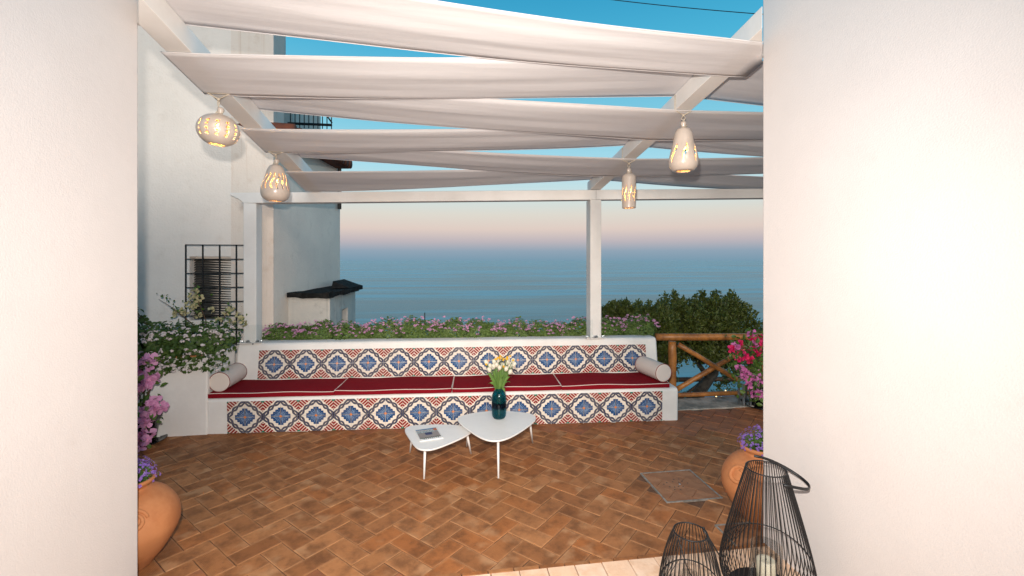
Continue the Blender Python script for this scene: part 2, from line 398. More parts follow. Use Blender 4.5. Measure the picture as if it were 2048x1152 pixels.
# ---- bricks in 45 degree herringbone
def project(p):
    d = Vector(p)-Vector((0,0,2.0)); f = Vector((math.sin(YAW), math.cos(YAW), 0)); r = Vector((math.cos(YAW), -math.sin(YAW), 0)); z = d.dot(f)
    return (1024+900*d.dot(r)/z, 520-900*d.z/z, z) if z > .1 else (9e9, 9e9, z)
bl_, bw_ = .30, .15
def brick_mesh(k, l=bl_, w=bw_, h=.03, j=.0028):
    rg = random.Random(k); mb = MB(); L, Wd = l/2-j, w/2-j
    def ring(ins, z, jit):
        P = []
        for sx_, sy_ in ((-1,-1),(1,-1),(1,1),(-1,1)):
            P.append((sx_*(L-ins)+rg.uniform(-jit, jit), sy_*(Wd-ins)+rg.uniform(-jit, jit), z+rg.uniform(-.0006, .0006)))
        # bow the long sides a little
        Q = []
        for i in range(4):
            a, c = P[i], P[(i+1) % 4]; Q.append(a); Q.append(((a[0]+c[0])/2+rg.uniform(-.0012,.0012), (a[1]+c[1])/2+rg.uniform(-.0012,.0012), (a[2]+c[2])/2))
        return Q
    a = ring(0, -h, .001); b = ring(0, -.0028, .0015); c = ring(.0028, 0, .0015)
    n = 8; vs = a+b+c+[(0, 0, -.0006)]
    fs = [(i, (i+1) % n, n+(i+1) % n, n+i) for i in range(n)] + [(n+i, n+(i+1) % n, 2*n+(i+1) % n, 2*n+i) for i in range(n)] + [(2*n+i, 2*n+(i+1) % n, 3*n) for i in range(n)]
    mb.add(vs, fs); me = mb.mesh('brick'); me.materials.append(M['brick']); return me
BR = [brick_mesh(k) for k in range(10)]
COVERS = [(1.785, 2.286, 3.482, 4.002), (1.99, 2.62, 3.05-.20, 3.14)]
cand = []
N = 60
c45 = math.sqrt(.5)
for i in range(-N, N):
    for j in range(-N, N):
        # classic 2:1 herringbone on a unit-width lattice
        k = (i - j) % 4
        if k == 0: cx, cy, ang = i+1.0, j+.5, 0
        elif k == 3: cx, cy, ang = i+.5, j+1.0, 1
        else: continue
        px, py = cx*bw_, cy*bw_
        x, y = (px-py)*c45+.33, (px+py)*c45+4.02
        if not (-4.4 < x < 6.2 and 2.78 < y < 6.0): continue
        if x < 2.9 and y > bench_y(x)+.12: continue
        if x < -2.6 and y > 5.72: continue
        if x >= 2.86 and y > 5.62-(x-2.86)*.02: continue
        if COVERS[0][0]-.02 < x < COVERS[0][1]+.02 and COVERS[0][2]-.02 < y < COVERS[0][3]+.02 and abs(x-2.035) < .19 and abs(y-3.742) < .2: continue
        if y < 2.97: pass
        P = project((x, y, 0))
        vis = (270 < P[0] < 1535 and P[1] < 1170)
        cand.append((0 if vis else 1, P[2], x, y, R(45)+ang*PI/2))
cand.sort()
far = MB()
for n_, (v_, z_, x, y, a) in enumerate(cand):
    rg = random.Random(n_*13+5); dz = rg.uniform(-.0022, .0022); da = rg.uniform(-.012, .012)
    if n_ < 300:
        o = link('brick', BR[rg.randrange(10)], None, FLOOR); o.location = (x, y, dz); o.rotation_euler = (rg.uniform(-.006,.006), rg.uniform(-.006,.006), a+da+(PI if rg.random() < .5 else 0))
    else:
        me = BR[rg.randrange(10)]; Mx = Matrix.Translation((x, y, dz)) @ Matrix.Rotation(a+da, 4, 'Z')
        far.add([Mx @ q.co for q in me.vertices], [tuple(p.vertices) for p in me.polygons])
if far.v:
    mfar = bpy.data.materials.new('tmp'); bpy.data.materials.remove(mfar)
    m, nt, b, o_ = new_mat('old_terracotta_brick_field'); v = tex_coord(nt); g = nt.nodes.new('ShaderNodeNewGeometry'); r = X(g.outputs['Random Per Island'])
    col = xmix(r, (.36,.135,.05,1), (.26,.085,.028,1)); n1 = noise(nt, v, 7, 5, .65); n2 = noise(nt, v, 14, 5, .65); col = xmix(sramp(n1, .35, .72)*.65, col, (.115,.045,.02,1)); col = xmix(sramp(n2, .58, .75)*.5, col, (.52,.27,.13,1))
    nt.links.new(col.k, b.inputs['Base Color']); b.inputs['Roughness'].default_value = .6; bump(nt, b, n2+n1, .5, .006)
    fo_ = obj('brick_field', far, m, FLOOR); fo_['kind'] = 'stuff'

# threshold: nosing bricks and pale bricks behind them
TH = struct(obj('doorway_threshold', MB().b2(-1.80, 2.20, 2.52, 2.86, -.3, .012), M['mortar']))
sm_ = MB().box((0, 0, -.014), (.176, .30, .028)).mesh('slab'); sm_.materials.append(M['slab'])
nm_ = MB().box((0, 0, -.016), (.160, .034, .032)).mesh('nosing'); nm_.materials.append(M['brick'])
x = -1.72; i = 0
while x < 2.12:
    rg = random.Random(i+400)
    o = link('brick', sm_, None, TH); o.location = (x+.09, 2.675, .027+rg.uniform(-.001,.001)); o.rotation_euler = (0, 0, rg.uniform(-.008,.008)+(PI if i % 2 else 0))
    b_ = o.modifiers.new('bevel', 'BEVEL'); b_.width = .004; b_.segments = 2
    x += .181; i += 1
x = -1.74; i = 0
while x < 2.12:
    rg = random.Random(i+900)
    o = link('nosing_brick', nm_, None, TH); o.location = (x+.085, 2.846, .0245+rg.uniform(-.001,.001)); o.rotation_euler = (0, 0, rg.uniform(-.012,.012))
    b_ = o.modifiers.new('bevel', 'BEVEL'); b_.width = .004; b_.segments = 2
    x += .166; i += 1

# house walls either side of the camera
hw = obj('house_wall', MB().b2(2.19, 3.3, -6, 2.88, -.6, 4.1), M['house'], bevel=.012)
tag(hw, 'smooth pinkish white house wall beside the two black wire lanterns', 'wall')
hw = obj('house_wall', MB().b2(-6, -1.81, -6, 2.95, -.6, 4.3), M['house'], bevel=.012)
tag(hw, 'smooth pinkish white house wall next to the pale pink bougainvillea', 'wall')

# access covers in the floor
def cover(x0, x1, y0, y1, label, holes=True):
    cx, cy = (x0+x1)/2, (y0+y1)/2
    t = thing('access_cover', label, 'cover', (cx, cy, 0)); w = .012
    ir = simple('galvanised_edge', (.42,.40,.36,1), .5, (.25,.22,.18,1), 14, metal=.5) if 'galv' not in M else M['galv']; M['galv'] = ir
    mb = MB(); X0, X1, Y0, Y1 = x0-cx, x1-cx, y0-cy, y1-cy
    for a in ((X0, X1, Y0, Y0+w), (X0, X1, Y1-w, Y1), (X0, X0+w, Y0+w, Y1-w), (X1-w, X1, Y0+w, Y1-w)): mb.b2(*a, -.02, .0062)
    obj('frame', mb, ir, t)
    # terracotta inlay cut on the diagonal
    W2, H2 = X1-X0-2*w-.006, Y1-Y0-2*w-.006
    def clip(poly, n_, c_):
        r_ = []
        for i in range(len(poly)):
            p, q = poly[i], poly[(i+1) % len(poly)]; dp_, dq_ = p[0]*n_[0]+p[1]*n_[1]-c_, q[0]*n_[0]+q[1]*n_[1]-c_
            if dp_ <= 0: r_.append(p)
            if dp_*dq_ < 0: f = dp_/(dp_-dq_); r_.append((p[0]+(q[0]-p[0])*f, p[1]+(q[1]-p[1])*f))
        return r_
    rect = [(-W2/2, -H2/2), (W2/2, -H2/2), (W2/2, H2/2), (-W2/2, H2/2)]; c2 = math.sqrt(.5); g_ = .0018
    for ia in range(-3, 3):
        for ib in range(-2, 3):
            lo = ib*.30+(.15 if ia % 2 else 0)
            P = rect
            for n_, c_ in (((c2, c2), (ia+1)*.15-g_), ((-c2, -c2), -ia*.15-g_), ((c2, -c2), lo+.30-g_), ((-c2, c2), -lo-g_)):
                P = clip(P, n_, c_) if P else P
            if len(P) < 3: continue
            mx_, my_ = sum(p[0] for p in P)/len(P), sum(p[1] for p in P)/len(P); n = len(P)
            if max(p[0] for p in P)-min(p[0] for p in P) < .02: continue
            mb = MB().add([(p[0]-mx_, p[1]-my_, 0) for p in P]+[(p[0]-mx_, p[1]-my_, -.014) for p in P], [tuple(range(n))]+[(i, n+i, n+(i+1) % n, (i+1) % n) for i in range(n)])
            obj('inlay_brick', mb, M['brick2'], t, loc=(mx_, my_, .0046))
    obj('bed', MB().b2(X0+w, X1-w, Y0+w, Y1-w, -.03, -.002), M['mortar'], t)
    if holes:
        rg = random.Random(3)
        for (hx, hy) in [(-.13,.03),(-.09,.055),(-.03,.06),(.02,.045),(.06,.06),(-.1,-.02),(-.06,-.03),(-.02,-.025),(.02,-.03),(-.08,-.07),(-.03,-.08),(.09,.02),(.0,.1),(.05,.1)]:
            obj('hole', MB().lathe([(.0001, .0054), (.006, .0054), (.0075, .0048)], 10, (hx, hy, 0)), M['cavewindow'], t)
        obj('lift_stud', MB().lathe([(.0001, .008), (.007, .008), (.009, .0048)], 12, (.01, .01, 0)), M['steel'], t)
M['brick2'] = simple('worn_inlay_terracotta', (.34,.165,.078,1), .65, (.24,.105,.045,1), 9, .4, 50, rnd=.5)
cover(*COVERS[0], 'square metal-edged floor cover with terracotta inlay and small drain holes')
cover(*COVERS[1], 'metal-edged floor cover partly under the round terracotta urn and tall wire lantern', False)

# ------------------------------------------------------------------ tiled bench
bench = thing('bench', 'long whitewashed masonry bench faced with blue and red majolica tiles', 'bench', BO, BA)
prof = [(.0, -.05), (-.012, .36), (.0, .392), (.035, .408), (.57, .408), (.60, .43), (.665, .87), (.685, .905), (.72, .92), (.90, .92), (.90, -.05)]
def extrude(prof, u0, u1, taper=None, nseg=1):
    mb = MB(); n = len(prof); vs = []; fs = []
    for k in range(nseg+1):
        u = u0+(u1-u0)*k/nseg
        for v_, z_ in prof: vs.append((u, v_, z_))
    for k in range(nseg):
        for i in range(n): fs.append((k*n+i, (k+1)*n+i, (k+1)*n+(i+1) % n, k*n+(i+1) % n))
    fs.append(tuple(range(n))); fs.append(tuple(nseg*n+i for i in range(n-1, -1, -1))); mb.add(vs, fs); return mb
bd = obj('body', extrude(prof, 0.0, BL, nseg=40), M['white'], bench, bevel=.03, seg=3, auto=50)
dt = bpy.data.textures.new('plaster_wobble', 'CLOUDS'); dt.noise_scale = .5
dm = bd.modifiers.new('d', 'DISPLACE'); dm.texture = dt; dm.strength = .012; dm.texture_coords = 'LOCAL'
TW, THh = .1985, .184
def tile_mesh(fx, fz, w=TW, h=THh):
    g = .0013; mb = MB(); x0, x1, z0, z1 = (g, w-g, g, h-g)
    bv = .0015
    vs = [(x0, 0, z0), (x1, 0, z0), (x1, 0, z1), (x0, 0, z1), (x0, -.0065, z0), (x1, -.0065, z0), (x1, -.0065, z1), (x0, -.0065, z1),
          (x0+bv, -.008, z0+bv), (x1-bv, -.008, z0+bv), (x1-bv, -.008, z1-bv), (x0+bv, -.008, z1-bv)]
    fs = [(0,1,5,4),(1,2,6,5),(2,3,7,6),(3,0,4,7),(4,5,9,8),(5,6,10,9),(6,7,11,10),(7,4,8,11),(8,9,10,11)]
    mb.add(vs, fs); me = mb.mesh('tile'); uv = me.uv_layers.new(name='UVMap')
    for lp in me.loops:
        p = me.vertices[lp.vertex_index].co; u, v_ = p.x/w, p.z/h
        uv.data[lp.index].uv = (1-u if fx else u, 1-v_ if fz else v_)
    me.materials.append(M['tile']); return me
TM = {(a, b_): tile_mesh(a, b_) for a in (0, 1) for b_ in (0, 1)}
def panel(u0, vz0, vz1, ncol, name):
    d = Vector((0, vz1[0]-vz0[0], vz1[1]-vz0[1])); L = d.length; d.normalize()
    ang = math.atan2(-d.y, d.z)   # lean about local x
    for c in range(ncol):
        for rrow in range(2):
            # motif centre lies on the joint between column 2k and 2k+1, row 0 and 1
            me = TM[(1 if c % 2 == 0 else 0, 1 if rrow == 0 else 0)]
            o = link('tile', me, None, bench); s_ = rrow*THh
            rg = random.Random(c*7+rrow*3+int(u0*100))
            o.location = (u0+c*TW, vz0[0]+d.y*s_-.002-rg.uniform(0, .0012), vz0[1]+d.z*s_); o.rotation_euler = (ang+rg.uniform(-.003,.003), rg.uniform(-.004,.004), rg.uniform(-.004,.004))
panel(.235, (-.004, .004), (-.016, .372), 26, 'front')
panel(.28, (.610, .462), (.664, .83), 26, 'back')
# cushions
def soft_box(L, D, H, r=.018, sag=.006, seed=0):
    bm = bmesh.new(); nx, ny, nz = 26, 10, 3; rg = random.Random(seed)
    mb = MB()
    def P(i, j, k):
        x, y, z = -L/2+L*i/nx, -D/2+D*j/ny, H*k/nz
        return (x, y, z)
    bmesh.ops.create_cube(bm, size=1); bmesh.ops.subdivide_edges(bm, edges=bm.edges[:], cuts=9, use_grid_fill=True)
    for v_ in bm.verts:
        x, y, z = v_.co; X_, Y_, Z_ = x*L, y*D, (z+.5)*H
        Z_ += (.004*math.sin(X_*7+seed)+.003*math.sin(Y_*13+X_*4+seed*2))*(1 if z > .4 else 0)
        if z > .4: Z_ += .006*(1-(2*x)**4)*(1-(2*y)**4)
        v_.co = (X_, Y_+.003*math.sin(X_*9+seed), Z_)
    me = bpy.data.meshes.new('cushion'); bm.to_mesh(me); bm.free(); return me
cu = [0.012, 1.425, 2.80, 4.13, 5.50]
clab = ['long crimson seat cushion next to the planter, under a bolster', 'crimson seat cushion second from the planter along the tiled bench',
        'crimson seat cushion behind the blue glass vase of tulips', 'long crimson seat cushion at the bench end beside the log railing']
for k in range(4):
    L = cu[k+1]-cu[k]-.008; D = .585; cx = (cu[k]+cu[k+1])/2
    p = Matrix.Rotation(BA, 4, 'Z') @ Vector((cx, .008+D/2-.01, 0)) + BO
    t = thing('seat_cushion', clab[k], 'cushion', (p.x, p.y, .4095), BA+[.004,-.006,.003,-.002][k], 'crimson cushions along the bench')
    o = link('pad', soft_box(L, D, .052, seed=k), M['red'], t, True); b_ = o.modifiers.new('b', 'BEVEL'); b_.width = .008; b_.segments = 3; b_.limit_method = 'ANGLE'; b_.angle_limit = R(60)
    path = lambda z: [(-L/2, -D/2, z), (L/2, -D/2, z), (L/2, D/2, z), (-L/2, D/2, z), (-L/2, -D/2, z)]
    pt = []
    Q = path(.0515)
    for a, c in zip(Q[:-1], Q[1:]):
        for s_ in range(12):
            f = s_/12; q = Vector(a).lerp(Vector(c), f); pt.append((q.x, q.y+.003*math.sin(q.x*9+k), q.z+.004*math.sin(q.x*7+k)+.003*math.sin(q.y*13+q.x*4+k*2)-.001))
    obj('piping', MB().tube(pt+[pt[0]], .0042, 6, False), M['piping'], t, True)
# bolsters
def bolster(u, lab, rot):
    r = .112; L = .50
    p = Matrix.Rotation(BA, 4, 'Z') @ Vector((u, .045, 0)) + BO
    t = thing('bolster', lab, 'bolster', (p.x, p.y, .4615+.006), BA+rot, 'ecru bolsters on the bench ends')
    n = 40; mb = MB(); prof_ = [(.0001, 0), (r-.02, -.001), (r-.006, .0), (r, .006)] + [(r-.002*math.sin(PI*k/8)+.001*math.sin(k*2.2), .006+(L-.012)*k/16) for k in range(1, 16)] + [(r, L-.006), (r-.006, L), (.0001, L+.002)]
    mb.lathe(prof_, n); mb.v = [(a, c, b_+r) for a, b_, c in mb.v]; mb.f = [f[::-1] for f in mb.f]
    obj('body', mb, M['ecru'], t, True)
    for y_ in (.004, L-.004):
        obj('piping', MB().tube([((r)*math.cos(2*PI*k/36), y_, r+r*math.sin(2*PI*k/36)) for k in range(37)], .0042, 6, False), M['redpipe'], t, True)
    obj('seam', MB().box((.06, L/2, .028), (.012, L*.9, .006), Matrix.Rotation(.6, 3, 'Y')), M['ecru'], t)
bolster(.115, 'ecru cylindrical bolster with red piping next to the planter', .10)
bolster(5.44, 'ecru cylindrical bolster with red piping next to the log railing', .18)

# ------------------------------------------------------------------ pergola
perg = thing('pergola', 'white painted wooden pergola with sloping rafters and front beam', 'pergola', (-2.55, 6.3, .92))
def y_beam(x): return 6.27-.0616*(x+2.5)
def zb_beam(x): return 2.738+.0205*(x+2.622)
post_parts = []
for xc, nm in ((-2.544, 'L'), (2.03, 'R')):
    yf = y_beam(xc); w = .158
    po = obj('post', MB().b2(xc-w/2, xc+w/2, yf, yf+w+.03, .925, zb_beam(xc)), M['wood'], perg, world=True, bevel=.008)
    sh = MB().b2(xc-w/2-.06, xc+w/2+.06, yf-.03, yf+w+.05, .92, .928)
    o = obj('base_plate', sh, M['wood'], po); o.location = -perg.location
    for bx in (-.105, .105, -.125, .125):
        o = obj('bolt', MB().lathe([(.0001, .022), (.008, .022), (.010, .012), (.010, 0)], 8, (xc+bx, yf-.012+abs(bx)*.4, .928)), M['steel'], po); o.location = -perg.location
    for cx_ in ((-.02, .0) if nm == 'R' else (-.015, .105)):
        hp = MB().tube([(xc+cx_+.026*math.cos(PI*k/12), yf-.012, .93+.026*math.sin(PI*k/12)) for k in range(13)], .005, 6)
        hp.add([(xc+cx_+.024*math.cos(PI*k/12), yf-.010, .93+.024*math.sin(PI*k/12)) for k in range(13)], [tuple(range(13))])
        o = obj('glass_clamp', hp, M['steel'], po, True); o.location = -perg.location
# third post outside the view carries the beam's far end
obj('post', MB().b2(5.62, 5.78, y_beam(5.7), y_beam(5.7)+.16, -.6, zb_beam(5.7)), M['wood'], perg, world=True, bevel=.008)
def beam(x0, x1, corbel=False):
    mb = MB(); hgt = .136; d = .15
    if corbel:
        P = [(x0, hgt), (x0, hgt-.022), (x0+.010, hgt-.034), (x0+.03, hgt-.040), (x0+.052, hgt-.050), (x0+.07, hgt-.066), (x0+.10, hgt-.072), (x0+.115, hgt-.088), (x0+.135, hgt-.10), (x0+.150, hgt-.118), (x0+.165, 0.0), (x1, 0), (x1, hgt)]
    else: P = [(x0, hgt), (x0, 0), (x1, 0), (x1, hgt)]
    n = len(P); vs = [(x_, y_beam(x_)-.004+dd, zb_beam(x_)+z_) for dd in (0, d) for x_, z_ in P]
    mb.add(vs, [tuple(range(n)), tuple(range(2*n-1, n-1, -1))] + [(i, n+i, n+(i+1) % n, (i+1) % n) for i in range(n)])
    return obj('beam', mb, M['wood'], perg, world=True, bevel=.005)
beam(-2.79, 2.031, True); beam(2.034, 6.0)
RAF = {'L': (-1.80, -1.645, 2.899, 6.227, .147), 'R': (1.958, 2.105, 2.975, 5.99, .1405), 'T': (5.68, 5.82, 3.05, 5.77, .1405)}
RH = .145
def zr(k, y): q = RAF[k]; return q[2]+q[4]*(q[3]-y)
for k in RAF:
    x0, x1, zb, y1, sl_ = RAF[k]; ya, yb = (y1+.16, 2.3 if k == 'L' else 2.9)
    mb = MB(); vs = [(x_, y_, zr(k, y_)+h) for y_ in (ya, yb) for x_, h in ((x0, .003), (x1, .003), (x1, RH), (x0, RH))]
    if k == 'L': vs = vs[:4]+[(q[0], -q[0]/.6140, zr('L', -q[0]/.6140)+h) for q, h in zip(vs[4:], (.003, .003, RH, RH))]
    if k == 'R': vs = vs[:4]+[(q[0], q[0]/.7602, zr('R', q[0]/.7602)+h) for q, h in zip(vs[4:], (.003, .003, RH, RH))]
    mb.add(vs, [(0,1,2,3), (7,6,5,4), (0,4,5,1), (1,5,6,2), (2,6,7,3), (3,7,4,0)])
    obj('rafter', mb, M['wood'], perg, world=True, bevel=.005)
obj('wall_bracket', MB().b2(2.107, 2.30, 2.884, 2.92, zr('R', 2.9)+.03, zr('R', 2.9)+.11), M['wood'], perg, world=True)
obj('wall_bracket', MB().b2(-1.86, -1.802, 2.955, 2.99, zr('L', 2.98)+.03, zr('L', 2.98)+.11), M['wood'], perg, world=True)

# woven sail strips: odd ones over the first rafter and under the second, even ones the other way
def rxm(k): return RAF[k][0], RAF[k][1]
strips = [('A', 2.58, 3.135, 2.70, 3.105), ('B', 3.19, 3.725, 3.12, 3.72), ('A', 3.76, 4.265, 3.655, 4.29), ('B', 4.32, 4.88, 4.31, 4.82), ('A', 4.90, 5.39, 4.81, 5.42), ('B', 5.44, 6.19, 5.44, 6.03)]
slab_ = ['wide white sail strip overhead, outermost from the front beam, under the lantern rafter', 'white sail strip slung under the rafter where the round pierced lantern hangs',
         'white sail strip third from the outer end, passing over the round lantern', 'white sail strip reaching from the striped pear lantern over the opposite rafter',
         'white sail strip second from the front beam, running behind the cylindrical lantern', 'white sail strip next to the front beam and the neighbouring roof']
for k, (ty, l0, l1, r0, r1) in enumerate(strips):
    xs = []
    KX = [-1.83, -1.80, -1.645, 1.958, 2.105, 5.66]
    segs = [2, 4, 44, 4, 30]
    for i in range(5):
        for s_ in range(segs[i]): xs.append(KX[i]+(KX[i+1]-KX[i])*s_/segs[i])
    xs.append(KX[-1])
    ny = 12; vs = []; rg = random.Random(k+2); ph = rg.uniform(0, 6)
    if k == 0: xs = [q for q in xs if q < 2.30]
    for X_ in xs:
        x_ = X_; f = (x_+1.72)/(2.03+1.72)
        ya = l0+(r0-l0)*f if f < 1 else r0+(f-1)*.02; yb = l1+(r1-l1)*f if f < 1 else r1+(f-1)*.02
        for j in range(ny+1):
            s_ = j/ny; y_ = ya+(yb-ya)*s_; x_ = X_
            A = lambda kk: zr(kk, y_)+RH+.004
            Bz = lambda kk: zr(kk, y_)-.004
            zL = A('L') if ty == 'A' else Bz('L'); zR = Bz('R') if ty == 'A' else A('R'); zT = A('T') if ty == 'A' else Bz('T')
            if x_ <= -1.645: z_ = zL; t_ = 0
            elif x_ < 1.958: t_ = (x_+1.645)/(1.958+1.645); z_ = zL+(zR-zL)*t_
            elif x_ <= 2.105: z_ = zR; t_ = 0
            else: t_ = (x_-2.105)/(5.66-2.105); z_ = zR+(zT-zR)*t_
            bell = 4*t_*(1-t_)
            z_ -= .022*bell + .024*bell*(1-(2*s_-1)**2)
            z_ += bell**.5*.006*math.sin(s_*11+x_*.9+ph) + bell**.5*.004*math.sin(s_*23-x_*1.3+ph*2)
            if j in (0, ny): z_ += .0
            if k == 0 and x_ < -.6140*y_: x_ = -.6140*y_
            if k == 0 and x_ > .7602*y_: x_ = .7602*y_
            vs.append((x_, y_+bell*.018*math.sin(x_*1.7+ph+s_), z_))
    nx = len(xs)-1; mb = MB(); mb.add(vs, [(i*(ny+1)+j, (i+1)*(ny+1)+j, (i+1)*(ny+1)+j+1, i*(ny+1)+j+1) for i in range(nx) for j in range(ny)])
    o = obj('shade_sail', mb, M['sail'], smooth=True); tag(o, slab_[k], 'shade sail', 'woven sail strips over the pergola')
    s2 = o.modifiers.new('s', 'SOLIDIFY'); s2.thickness = .0022
    for jj in (0, ny):   # stitched hem
        hm = MB(); pth = [vs[i*(ny+1)+jj] for i in range(len(xs))]; hm.tube([(p[0], p[1], p[2]-.001) for p in pth], .0045, 5, True); obj('hem', hm, M['sail'], o, True)

# glass balustrade panes on the bench wall
for i, (xa, xb, lab) in enumerate(((-2.60, -.31, 'low frameless glass pane on the bench wall starting at the post by the planter'), (-.29, 1.98, 'low frameless glass pane on the bench wall ending at the thinner-looking post'), (2.08, 2.72, 'short low glass pane on the bench end near the log railing'))):
    mb = MB(); vs = []
    for x_ in (xa, xb):
        for dy in (-.022, -.012):
            for z_ in (.924, 1.158+.004*(x_+2.5)): vs.append((x_, y_beam(x_)+dy, z_))
    mb.add(vs, [(0,1,3,2), (4,6,7,5), (0,4,5,1), (2,3,7,6), (1,5,7,3), (0,2,6,4)])
    tag(obj('glass_pane', mb, M['glass']), lab, 'glass pane', 'glass balustrade panes')

# ------------------------------------------------------------------ ceramic lanterns
def lantern(name, lab, x, y, zt, prof, holes, bulb_z, tilt=(0,0), zraf=0, k='L', nseg=150, nz=70, energy=2.0, yaw=0):
    t = thing(name, lab, 'lantern', (x, y, zt), 0, 'lit ceramic lanterns hung from the rafters')
    # resample profile by length
    P = [Vector((a, b_)) for a, b_ in prof]; Ls = [0]
    for a, b_ in zip(P[:-1], P[1:]): Ls.append(Ls[-1]+(b_-a).length)
    pr = []
    for i in range(nz+1):
        s_ = Ls[-1]*i/nz; j = max(q for q in range(len(Ls)) if Ls[q] <= s_+1e-9); j = min(j, len(P)-2)
        f = (s_-Ls[j])/max(1e-9, Ls[j+1]-Ls[j]); pr.append(P[j].lerp(P[j+1], f))
    T = Matrix.Rotation(tilt[0], 3, 'X') @ Matrix.Rotation(tilt[1], 3, 'Y')
    mb = MB(); vs = [T @ Vector((p.x*math.cos(2*PI*q/nseg+yaw), p.x*math.sin(2*PI*q/nseg+yaw), p.y)) for p in pr for q in range(nseg)]
    fs = []
    for i in range(nz):
        for q in range(nseg):
            a = 2*PI*(q+.5)/nseg; z_ = (pr[i].y+pr[i+1].y)/2; r_ = (pr[i].x+pr[i+1].x)/2
            if not holes(a, z_, r_): fs.append((i*nseg+q, i*nseg+(q+1) % nseg, (i+1)*nseg+(q+1) % nseg, (i+1)*nseg+q))
    mb.add(vs, fs); o = obj('shade', mb, M['ceramic'], t, True); s_ = o.modifiers.new('s', 'SOLIDIFY'); s_.thickness = .006; s_.offset = -1 
    top = pr[0].y if pr[0].y > pr[-1].y else pr[-1].y
    fn = MB(); fn.lathe([(.024, top-.004), (.018, top+.008), (.017, top+.02), (.024, top+.032), (.025, top+.045), (.018, top+.057), (.0001, top+.061)], 18); fn.v = [tuple(T @ Vector(p)) for p in fn.v]
    fo2 = obj('finial', fn, M['ceramic'], t, True)
    # rope: loop through the finial, knot, V to both rafter edges
    x0, x1 = RAF[k][0]-x, RAF[k][1]-x; zb = zraf-zt
    knot = Vector((0, 0, top+.061+(zb-top-.061)*.55)); rp_ = MB()
    rp_.tube([(x0-.006, 0, zb+RH*(.9 if k == 'R' else .02)), (x0-.006, 0, zb-.002), knot+Vector((-.006, 0, .004))], .0042, 6)
    rp_.tube([(x1+.006, 0, zb+RH*.02), (x1+.006, 0, zb-.002), knot+Vector((.006, 0, .004))], .0042, 6)
    rp_.tube([(x0-.006, 0, zb-.006), (x1+.006, 0, zb-.006)], .0036, 6)
    rp_.ball(knot, .011, 8)
    tp = Vector((0, 0, top+.03))
    for s1 in (-1, 1): rp_.tube([knot, knot.lerp(tp, .35)+Vector((s1*.013, -.012*s1, 0)), knot.lerp(tp, .7)+Vector((-s1*.010, .012*s1, 0)), T @ (tp+Vector((s1*.022, 0, 0))), T @ Vector((s1*.02, -.02, top+.012))], .0038, 6)
    rp_.tube([T @ Vector((.02, -.02, top+.012)), T @ Vector((0, -.026, top+.01)), T @ Vector((-.02, -.02, top+.012)), T @ Vector((-.03, -.02, top-.012))], .0035, 6)
    obj('rope', rp_, M['rope'], t, True)
    bz = T @ Vector((0, 0, bulb_z)); obj('bulb', MB().ball(bz, .020, 12), M['bulb'], t, True)
    obj('socket', MB().lathe([(.014, bulb_z+.016), (.016, bulb_z+.05), (.0001, bulb_z+.051)], 12), M['ceramic'], t)
    ld = bpy.data.lights.new('lantern_glow', 'POINT'); lo = bpy.data.objects.new('lantern_glow', ld); COL.objects.link(lo); lo.parent = t; lo.location = bz+Vector((0, 0, -.026))
    ld.energy = energy; ld.color = (1, .47, .10); ld.shadow_soft_size = .015
    return t
def ell(rx, rz, a0, a1, n=30): return [(rx*math.sin(a0+(a1-a0)*i/n), rz*math.cos(a0+(a1-a0)*i/n)) for i in range(n+1)]
def h1(a, z, r):
    nc = 13; c = (a/(2*PI)*nc) % 1.0
    if not (-.062 < z < .058): return False
    row = (z+.062)/.030; f = row % 1.0; w = .055*1.0
    u = (c-.5)*2*PI*r/nc     # metres across, triangle with a straight right edge, pointing left
    return -.014*(1-abs(f-.42)/.42) < u+.0 < .012 and .08 < f < .78 and u > -.016*(1-abs(f-.42)/.36)
lantern('ceramic_lantern', 'squat round cream ceramic lantern pierced with rows of small triangles', -1.722, 3.70, 2.985, ell(.138, .116, R(8), R(156)), h1, .03, (.0, .10), zr('L', 3.70), 'L', 300, 120, 3.2)
def smooth_prof(pts, n=50):
    ys = np.array([p[1] for p in pts]); xs_ = np.array([p[0] for p in pts]); t = np.linspace(0, len(pts)-1, n); 
    def cat(arr):
        r = []
        for q in t:
            i = min(int(q), len(arr)-2); f = q-i; p0, p1, p2, p3 = arr[max(i-1,0)], arr[i], arr[i+1], arr[min(i+2, len(arr)-1)]
            r.append(.5*((2*p1)+(-p0+p2)*f+(2*p0-5*p1+4*p2-p3)*f*f+(-p0+3*p1-3*p2+p3)*f**3))
        return r
    return list(zip(cat(xs_), cat(ys)))
pear = smooth_prof([(.014,.178), (.055,.160), (.080,.110), (.098,.04), (.122,-.04), (.130,-.10), (.116,-.150), (.082,-.180), (.055,-.185)])
def h2(a, z, r):
    if not (-.085 < z < .085): return False
    nc = 15; s_ = (z+.085)/.17; sh = .32*math.sin((s_)*5.5); c = ((a/(2*PI)*nc)+sh) % 1.0
    return abs(c-.5)*2*PI*r/nc < .0075*min(1, 8*s_*(1-s_)+.25)
lantern('ceramic_lantern', 'cream pear-shaped ceramic lantern with many narrow wavy slits', -1.722, 4.85, 2.785, pear, h2, .03, (0, .03), zr('L', 4.85), 'L', 260, 110, 3.2)
pear2 = smooth_prof([(.014,.196), (.05,.182), (.070,.140), (.082,.07), (.105,-.02), (.117,-.08), (.110,-.130), (.085,-.165), (.058,-.172)])
def h3(a, z, r):
    if not (-.115 < z < .055): return False
    nc = 7; s_ = (z+.115)/.17; sh = .16*math.sin(s_*4.6+.6); c = ((a/(2*PI)*nc)+sh) % 1.0
    return abs(c-.5)*2*PI*r/nc < .017*(s_*(1-s_)*3.2)**.8*(1.15-.5*abs(s_-.55))
